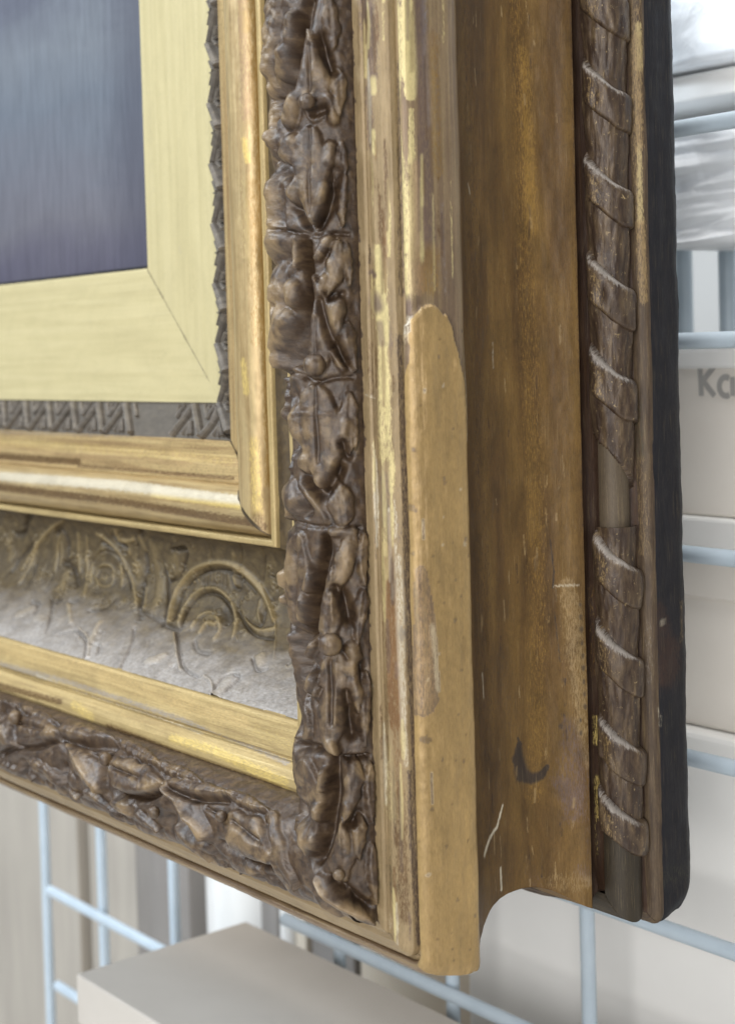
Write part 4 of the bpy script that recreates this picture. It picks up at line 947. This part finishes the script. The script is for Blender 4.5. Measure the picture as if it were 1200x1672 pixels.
for rail in 'RB':
    for bi, (bw, bs, br) in enumerate(BERRIES[rail]):
        seg_o, ed = segs[rail]; k = max(0, min(len(seg_o)-1, int(np.searchsorted(ed, bs))-1))
        c_, n_ = surf('LF', rail, bw, bs, 4.6 if br > 6 else 5.0)
        v, q = ball(br, .95, bi+3)
        q3 = Vector(n_).to_track_quat('Z', 'Y').to_matrix(); v = (v@np.array(q3).T)+np.array(c_)
        link('berry', v*K, q, M_leaf, seg_o[k], True, v[:,:2]/10, np.zeros((len(v), 4)), {'raised': np.full(len(v), .4)})

# lattice: rows of raised zigzag tiles, one of them lost from the lower rail
def prism(path, wd, ht, base=-.6):
    """ridge with a rounded section along a path in the tile plane"""
    p = np.array(path, float); V = []; F = []
    n = len(p)
    for i in range(n):
        t = p[min(i+1, n-1)]-p[max(i-1, 0)]; t /= np.hypot(*t); nn = np.array((-t[1], t[0]))
        for a, hh in ((-1, base), (-.75, ht*.6), (-.25, ht), (.25, ht), (.75, ht*.6), (1, base)):
            q = p[i]+nn*wd*a; V.append((q[0], q[1], hh))
    for i in range(n-1):
        for j in range(5): a = i*6+j; F.append((a, a+1, a+7, a+6))
    for b, o in ((0, 0), ((n-1)*6, 1)):
        F += [(b, b+5, b+4, b+1), (b+1, b+4, b+3, b+2)] if o == 0 else [(b, b+1, b+4, b+5), (b+1, b+2, b+3, b+4)]
    return V, F
def tri_pyr(pts, top, ht, base=-.5):
    V = [(x, y, base) for x, y in pts]+[(top[0], top[1], ht)]+[(top[0], top[1], base)]
    return V, [(0, 1, 3, 3), (1, 2, 3, 3), (2, 0, 3, 3)]
PER = 47.6
def tile_mesh(flip):
    V = []; F = []
    def put(vf):
        b = len(V); V.extend(vf[0]); F.extend([tuple(b+i for i in f) for f in vf[1]])
    put(prism([(1, 29), (12, 17), (22.5, 3.5)], 2.6, 3.6)); put(prism([(24.5, 3.5), (35, 16), (46, 29)], 2.9, 4.4))
    put(prism([(24, 17), (16, 28)], 1.9, 2.6)); put(prism([(24, 17), (30, 28)], 1.9, 2.6)); put(prism([(23.5, 20), (23.5, 29)], 1.5, 2.2))
    put(prism([(38, 3), (47, 14)], 1.9, 2.6)); put(prism([(0.5, 14), (9, 3)], 1.9, 2.6)); put(prism([(-.5, 3), (.0, 13)], 1.6, 2.2)); put(prism([(15, 3), (8, 12)], 1.4, 1.8))
    return V, F
def tile_at(rail, s0):
    V, F = tile_mesh(0)
    v = np.array(V)*np.array((1, 1, 1.45)); lat = STR['LB']
    wv, prof = catmull(lat, 40, False)
    # across the band (y), along the rail (x), out of the band (z)
    x, y, z = v.T
    y = y*31.3/31; u = np.interp(y, wv, prof[:,0]); d = np.interp(y, wv, prof[:,1]); s = s0-x
    z = z+.35*fbm(x/5+s0, y/5, 71)
    n = np.array((-.345, .939)); u = u+n[0]*z; d = d+n[1]*z
    s = np.maximum(s, -u+.2)
    P = np.stack([u, -d, s], 1) if rail == 'R' else np.stack([-s, -d, -u], 1)
    f = np.array(F)
    if rail == 'R': f = f[:, ::-1]
    uv = np.stack([y/10, s/10], 1)
    return link('lattice_tile', P*K, f, M_lat, frame, False, uv, np.zeros((len(v), 4)))
s0 = 705.0
bs = [705-PER*i for i in range(-2, 5)]+[404.5, 404.5-45.5]
for s in bs: tile_at('B', s)
for i in range(8): tile_at('R', 369+PER*i)

# rope: a rod with a flat ribbon wound round it
RW, RP_ = catmull(STR['RP'], 60, True)
def rod(s0, s1, drop, name, rail, mat, brk=None):
    t = np.arange(s0, s1, 1.6); ns = len(t)
    tg = np.gradient(RP_, RW, axis=0); tg /= np.linalg.norm(tg, axis=1)[:,None]; nr = np.stack([-tg[:,1], tg[:,0]], 1)
    W = np.repeat(RW, ns); S = np.tile(t, len(RW))
    ph_ = (S+.72*(W-8)-565)/62.5
    h = -drop+(1.2*fbm(W/4, S/22, 81)+.4*fbm(W/2, S/6, 83)+2.6*np.abs(np.sin(math.pi*(ph_-.03)))**1.5*np.clip((RW[-1]-W)/10, 0, 1))*(drop == 0)
    u = np.repeat(RP_[:,0], ns)+np.repeat(nr[:,0], ns)*h; d = np.repeat(RP_[:,1], ns)+np.repeat(nr[:,1], ns)*h
    S = np.maximum(S, -u)
    if brk: lim = brk-.95*(W-8)+2*vnoise(W/4, W*0, 88); k = S < lim; h[k] = -6; S[k] = np.maximum(S[k], lim[k]-.4); u = np.repeat(RP_[:,0], ns)+np.repeat(nr[:,0], ns)*h; d = np.repeat(RP_[:,1], ns)+np.repeat(nr[:,1], ns)*h
    P = np.stack([u, -d, S], 1) if rail == 'R' else np.stack([-S, -d, -u], 1)
    idx = np.arange(len(RW)*ns).reshape(len(RW), ns); q = np.stack([idx[:-1,:-1], idx[1:,:-1], idx[1:,1:], idx[:-1,1:]], -1).reshape(-1, 4)
    if rail == 'B': q = q[:, ::-1]
    paint = np.zeros((len(W), 4))
    if drop > .5: paint[:,:3] = np.array(L(52,46,36) if drop < 1 else L(94,82,66)); paint[:,3] = 1.1
    return link(name, P*K, q, mat, frame, True, np.stack([W/10, S/10], 1), paint)
def strand(rail, s_top, hgt, seed, cut_top=None):
    """one raised turn: bright upper edge at s_top (where it leaves the groove), thick at the top, lying down to the rod below"""
    nw, nh = 44, 22
    tg = np.gradient(RP_, RW, axis=0); tg /= np.linalg.norm(tg, axis=1)[:,None]; nr = np.stack([-tg[:,1], tg[:,0]], 1)
    wv = np.linspace(1, RW[-1]-.5, nw); u0 = np.interp(wv, RW, RP_[:,0]); d0 = np.interp(wv, RW, RP_[:,1]); n0 = np.interp(wv, RW, nr[:,0]); n1 = np.interp(wv, RW, nr[:,1])
    prof_t = np.array([-.02, .0, .02, .05, .09, .14, .2, .27, .34, .42, .5, .58, .66, .74, .81, .87, .91, .94, .965, .985, 1.0, 1.01])
    prof_h = 1.3*np.array([-2, -.5, 1.2, 2.8, 4.1, 4.8, 5.1, 5.1, 5.0, 4.9, 4.9, 4.8, 4.7, 4.6, 4.5, 4.4, 4.2, 3.8, 2.9, 1.2, -.8, -2])
    W = np.repeat(wv, nh); T = np.tile(prof_t, nw); Hh = np.tile(prof_h, nw)
    sl_ = .72+.16*(hash2(np.array([seed]), np.array([3]), 7)[0]-.5)
    edge = s_top-sl_*(W-8)-4*np.sin((W-8)/26*math.pi)+1.6*vnoise(W/7, W*0+seed, seed)
    fade = np.clip((RW[-1]-W)/12, 0, 1)*np.clip((W-.5)/4, 0, 1)
    S = edge-T*hgt*(1-.10*np.clip((W-25)/20, 0, 1))+.8*vnoise(W/6, T*3+seed, seed)
    if cut_top is not None: S = np.minimum(S, cut_top-.05*W)
    h = Hh*(.35+.65*fade)*(1+.25*vnoise(W/9, T*2, seed+9))+(1.3*fbm(W/3.6, S/16, seed+5))*np.clip(Hh/3, 0, 1)
    u = np.repeat(u0, nh)+np.repeat(n0, nh)*h; d = np.repeat(d0, nh)+np.repeat(n1, nh)*h
    S = np.maximum(S, -u+.1)
    P = np.stack([u, -d, S], 1) if rail == 'R' else np.stack([-S, -d, -u], 1)
    idx = np.arange(nw*nh).reshape(nw, nh); q = np.stack([idx[:-1,:-1], idx[:-1,1:], idx[1:,1:], idx[1:,:-1]], -1).reshape(-1, 4)
    if rail == 'B': q = q[:, ::-1]
    paint = np.zeros((len(W), 4)); paint[:,:3] = np.array(L(158,150,142))
    paint[:,3] = np.clip(1-np.abs(T-.08)/.17, 0, 1)*1.15*np.clip(1.2-np.abs(W-14)/16, 0, 1)
    k = (T > .2) & (W < 17); paint[k,:3] = np.array(L(168,142,96)); paint[k,3] = .45*np.clip(1-np.abs(W[k]-9)/8, 0, 1)
    return link('rope_strand', P*K, q, M_rope, frame, True, np.stack([W/10, S/10], 1), paint)
rod(271, SR, 0, 'rope_rod', 'R', M_rope, 315.5); rod(57, 262, 0, 'rope_rod', 'R', M_rope); rod(255, 322, 3, 'bare_rope_bed', 'R', M_strip); rod(-30, 60, .6, 'bare_rope_bed', 'R', M_strip)
rod(60, SB, 0, 'rope_rod', 'B', M_rope); rod(-30, 64, .6, 'bare_rope_bed', 'B', M_strip)
for i, (st, hg) in enumerate([(690, 31), (628, 31), (565, 28), (503, 28), (438, 31), (376.5, 31), (253, 30), (194, 29), (131, 28), (82, 26)]):
    strand('R', st, hg, i+100)
for i in range(2, 10): strand('B', 82+62.5*i, 30, i+140)

# ------------------------------------------------------------------ painting inside the frame
def box(name, lo, hi, mat, parent=None, bev=0):
    (x0, y0, z0), (x1, y1, z1) = np.array(lo)*K, np.array(hi)*K
    import bmesh
    bm = bmesh.new(); vs_ = [bm.verts.new(p) for p in ((x0,y0,z0),(x1,y0,z0),(x1,y1,z0),(x0,y1,z0),(x0,y0,z1),(x1,y0,z1),(x1,y1,z1),(x0,y1,z1))]
    for f in ((0,3,2,1),(4,5,6,7),(0,1,5,4),(1,2,6,5),(2,3,7,6),(3,0,4,7)): bm.faces.new([vs_[i] for i in f])
    if bev: bmesh.ops.bevel(bm, geom=bm.edges[:], offset=bev*K, segments=2, affect='EDGES', profile=.5)
    me = bpy.data.meshes.new(name); bm.to_mesh(me); bm.free(); me.materials.append(mat)
    o = bpy.data.objects.new(name, me); col.objects.link(o)
    if parent: o.parent = parent
    return o
def painting_mat():
    t = NT('oil_paint_clouds')
    tc = t.add('ShaderNodeTexCoord'); sp = t.add('ShaderNodeSeparateXYZ'); t.l(tc.outputs['Object'], sp.inputs[0])
    n = t.noise(t.uv(3, 3, True, 9), 3.0, 6, .6, .4)
    z = t.math('ADD', sp.outputs['Z'], t.math('MULTIPLY', t.math('SUBTRACT', n, .5), .06))
    c = t.ramp(t.mr(z, .27, .44), [(0, L(76,74,88)), (.12, L(85,83,94)), (.24, L(96,95,102)), (.36, L(98,99,107)), (.6, L(96,102,111)), (.8, L(106,111,118)), (1, L(88,91,102))])
    n2 = t.noise(t.uv(60, 60, True, 5), 6.0, 8, .65); c = t.mix(1.0, c, t.ramp(n2, [(.3, (.8,)*3), (.55, (1,)*3), (.75, (1.15,)*3)]), 'MULTIPLY')
    n3 = t.noise(t.uv(400, 400, True, 60), 3.0, 3, .6)
    xr = t.math('ADD', sp.outputs['X'], t.math('MULTIPLY', t.math('SUBTRACT', n, .5), .05))
    c = t.mix(t.mr(xr, -.325, -.285, 0, .55), c, L(62,62,74))  # shadow of the slip painted dark along the canvas's right edge
    t.l(c, t.b.inputs['Base Color']); t.b.inputs['Roughness'].default_value = .5; t.b.inputs['Specular IOR Level'].default_value = .3
    t.l(t.bump(n3, .2, .0008), t.b.inputs['Normal'])
    return t.m
pt = empty('painting', 'dark blue grey cloudy oil painting set inside the gilt frame', 'painting', (-.3, .045, .4))
cv = box('canvas', (-1300, 70.5, 452), (-452, 86, 1000), painting_mat()); cv.parent = pt; cv.matrix_parent_inverse = Matrix.Translation(pt.location).inverted()

# ------------------------------------------------------------------ behind the frame
M_wire = plain('white_coated_wire', L(168,182,193), L(184,197,207), 40, .35, .5)
M_card = plain('grey_cardboard', L(220,213,204), L(230,224,215), 14, .8, .15, (1,1,1), .1)
M_card2 = plain('beige_cardboard', L(208,196,178), L(220,209,192), 10, .8, .15)
M_white = plain('white_board', L(232,231,228), L(240,239,236), 8, .6, .3)
M_brown = plain('grey_brown_board', L(156,149,140), L(176,169,158), 6, .7, .2, (8,8,1))
M_dark = plain('dark_grey_board', L(128,123,119), L(146,141,136), 6, .7, .2, (8,8,1))
M_wall = plain('pale_wall_paint', L(186,186,184), L(198,198,196), 3, .8, .2)
M_floor = plain('grey_floor_paint', L(196,194,190), L(206,204,200), 5, .6, .3)
M_ink = plain('black_marker_ink', L(160,157,153), L(172,169,165), 50, .6, .3)
def tube(name, p0, p1, r, mat, parent, n=14):
    a, b = Vector(p0)*K, Vector(p1)*K; q = (b-a).to_track_quat('Z', 'Y').to_matrix(); V = []; F = []
    for c_ in (a, b):
        for i in range(n):
            th = 2*math.pi*i/n; V.append(tuple(c_+q@Vector((r*K*math.cos(th), r*K*math.sin(th), 0))))
    for i in range(n): F.append((i, (i+1) % n, n+(i+1) % n, n+i))
    return link(name, V, F, mat, parent)
def grid(label, Y, xs, zs, r, z0, z1):
    g = empty('wire_grid', label, 'wire grid', (-.3, Y*K, z0*K))
    inv = Matrix.Translation(g.location).inverted()
    for x in xs: o = tube('wire', (x, Y, z0), (x, Y, z1), r, M_wire, g); o.matrix_parent_inverse = inv
    for z, x0, x1 in zs: o = tube('wire', (x0, Y-r*1.7, z), (x1, Y-r*1.7, z), r, M_wire, g); o.matrix_parent_inverse = inv
    return g
grid('pale blue white wire mesh panel standing close behind the gilt frame', 300, [322, 153, -185, -354, -522, -833, -1002, -1153], [(700, -600, 380), (543, -600, 380), (384, -600, 380), (223, -600, 380), (67, -600, 380), (-72, -600, 380), (-203, -600, 380), (-307, -1122, -600), (-429, -1110, -560), (-560, -1110, 380)], 6.4, -700, 800)
grid('blurred far wire mesh panel behind the stacked boxes at right', 640, [-400, -345, -290, -235, -180, -125, -70, -15, 40], [(800, -450, 120), (520, -450, 120)], 9, 330, 860)

# cardboard box in front of the mesh, lower left
b1 = empty('cardboard_box', 'grey cardboard box with lid standing below the frame in front of the mesh', 'cardboard box', (-.3, .1, -.4))
def part_of(p, o): o.parent = p; o.matrix_parent_inverse = Matrix.Translation(p.location).inverted(); return o
M_card3 = plain('dull_cardboard', L(178,171,162), L(190,183,174), 9, .85, .12)
part_of(b1, box('lid', (-646, 72, -262), (160, 272, -213), M_card3, None, 2)); part_of(b1, box('body', (-642, 76, -900), (156, 268, -250), M_card3, None, 2))
# shelf stack at the right
b2 = empty('cardboard_box', 'grey cardboard box with black handwriting on its side, upper box at right', 'cardboard box', (-.1, .26, .14))
part_of(b2, box('body', (-700, 422, 234), (260, 640, 362), M_card, None, 3)); part_of(b2, box('lid', (-703, 419, 360), (263, 643, 377), M_white, None, 3))
b3 = empty('cardboard_box', 'grey cardboard box with pale lid under the box with handwriting', 'cardboard box', (-.1, .26, .03))
part_of(b3, box('body', (-690, 424, 50), (260, 640, 164), M_card, None, 3)); part_of(b3, box('lid', (-694, 420, 162), (264, 644, 196), M_card, None, 3))
tag(box('foam_sheet', (-700, 415, 206), (262, 640, 233.5), M_white, None, 3), 'bright white foam sheet lying between the two grey boxes at right', 'foam sheet')
tag(box('white_carton', (-452, 408, -900), (262, 640, 49), M_white, None, 5), 'large plain white carton standing behind the lower right of the frame', 'carton')
tag(box('shelf_board', (-650, 418, 588), (270, 700, 610), M_white, None, 2), 'cream shelf board above the white plastic wrap at top right', 'shelf board')
# handwriting on the upper box
def pen(pts, r=3.4, y=421.2):
    V = []; F = []; p = np.array(pts, float); n = len(p)
    for i in range(n):
        t = p[min(i+1, n-1)]-p[max(i-1, 0)]; t /= np.hypot(*t); nn = np.array((-t[1], t[0]))*r
        for q, yy in ((p[i]-nn, 0), (p[i]+nn, 0)): V.append((q[0], y, q[1]))
    for i in range(n-1): F.append((2*i, 2*i+2, 2*i+3, 2*i+1))
    return V, F
hv = []; hf = []
def arcp(cx, cz, a, b, t0, t1, n=10): return [(cx+a*math.cos(R(t0+(t1-t0)*i/n)), cz+b*math.sin(R(t0+(t1-t0)*i/n))) for i in range(n+1)]
X0, Z0 = -152, 337
for pts in ([(X0, Z0), (X0-1, Z0+25)], [(X0, Z0+11), (X0+14, Z0+25)], [(X0+2, Z0+13), (X0+14, Z0)], arcp(X0+26, Z0+8, 7, 8, 60, 300), [(X0+33, Z0+16), (X0+33, Z0)], arcp(X0+50, Z0+8, 7, 8, 0, 320), [(X0+43, Z0+8), (X0+57, Z0+8)]):
    v, f = pen(pts, 2.6, 421.4-.12*len(hf)**.5); b0 = len(hv); hv += v; hf += [tuple(b0+i for i in q) for q in f]
part_of(b2, link('handwriting', np.array(hv)*K, np.array(hf), M_ink, None, False))

# stacked boards and rolls, lower left behind the mesh
def board(x0, x1, y, mat, label, z1=60, name='board', cat='board', z0=-900):
    return tag(box(name, (x0, y, z0), (x1, y+60, z1), mat, None, 3), label, cat)
board(-2100, -1470, 470, M_brown, 'grey brown board at the far left edge behind the mesh')
board(-1465, -1330, 440, M_brown, 'second grey brown board from the left behind the mesh, beside a narrow gap')
board(-1322, -1150, 455, M_brown, 'grey brown upright board left of the dark board')
board(-1146, -1010, 430, M_dark, 'dark grey upright board left of the white roll')
tag(tube('paper_roll', (-940, 500, -900), (-940, 500, 60), 74, M_white, None, 40), 'thick bright white paper roll standing behind the mesh', 'paper roll')
board(-862, -826, 440, M_dark, 'narrow dark grey board right of the thick white roll')
tag(tube('paper_roll', (-812, 450, -900), (-812, 450, 60), 13, M_white, None, 24), 'thin white paper roll between dark board and beige board', 'paper roll')
board(-797, -776, 445, M_card2, 'narrow beige board right of the thin white roll')
board(-772, -690, 450, M_dark, 'dark grey board behind the lid of the front cardboard box')
board(-686, -470, 455, M_card2, 'wide beige board left of the white carton')
# plastic wrap
def wrap(name, lo, hi, seed, label, cut):
    nx, nz = 60, 60
    gx, gz = np.meshgrid(np.linspace(0, 1, nx), np.linspace(0, 1, nz), indexing='ij')
    x = lo[0]+(hi[0]-lo[0])*gx; zb = lo[2]+cut(gx); z = zb+(hi[2]-zb)*gz
    y = lo[1]-18*np.abs(fbm(gx*5+gz*2+seed, gz*4-gx*3, seed, 4))-12*np.abs(vnoise(gx*3-gz*5+9, gz*2+gx*5, seed+3))
    V = np.stack([x.ravel(), y.ravel(), z.ravel()], 1); idx = np.arange(nx*nz).reshape(nx, nz)
    q = np.stack([idx[:-1,:-1], idx[1:,:-1], idx[1:,1:], idx[:-1,1:]], -1).reshape(-1, 4)
    b = V.copy(); b[:,1] = hi[1]
    V2 = np.concatenate([V, b]); q2 = q[:, ::-1]+len(V)
    ring = np.r_[idx[:,0], idx[-1,1:], idx[-2::-1,-1], idx[0,-2:0:-1]]; rr = np.roll(ring, -1)
    side = np.stack([ring, ring+len(V), rr+len(V), rr], -1)
    return tag(link(name, V2*K, np.concatenate([q, q2, side]), M_plas), label, 'plastic wrap')
t = NT('clear_plastic_wrap'); t.b.inputs['Base Color'].default_value = (*L(240,243,246), 1); t.b.inputs['Roughness'].default_value = .35; t.b.inputs['Specular IOR Level'].default_value = .5
t.l(t.bump(t.noise(t.uv(1, 1, True), 25, 4, .5, 1.5), .25, .01), t.b.inputs['Normal']); M_plas = t.m
wrap('plastic_wrap', (-560, 400, 440), (200, 560, 560), 3, 'crumpled white plastic wrapped bundle under the cream shelf board', lambda g: 34+8*np.sin(g*9)-30*np.clip((.48-g)*8, 0, 1)*0)
wrap('plastic_wrap', (-560, 400, 614), (200, 560, 900), 8, 'crumpled clear plastic heaped on the shelf at the top right', lambda g: 0*g)
# room
tag(box('wall', (-4200, 1500, -1000), (2400, 1560, 2600), M_wall), None, None, None, 'structure')
tag(box('floor', (-4200, -2500, -1040), (2400, 1500, -1000), M_floor), None, None, None, 'structure')
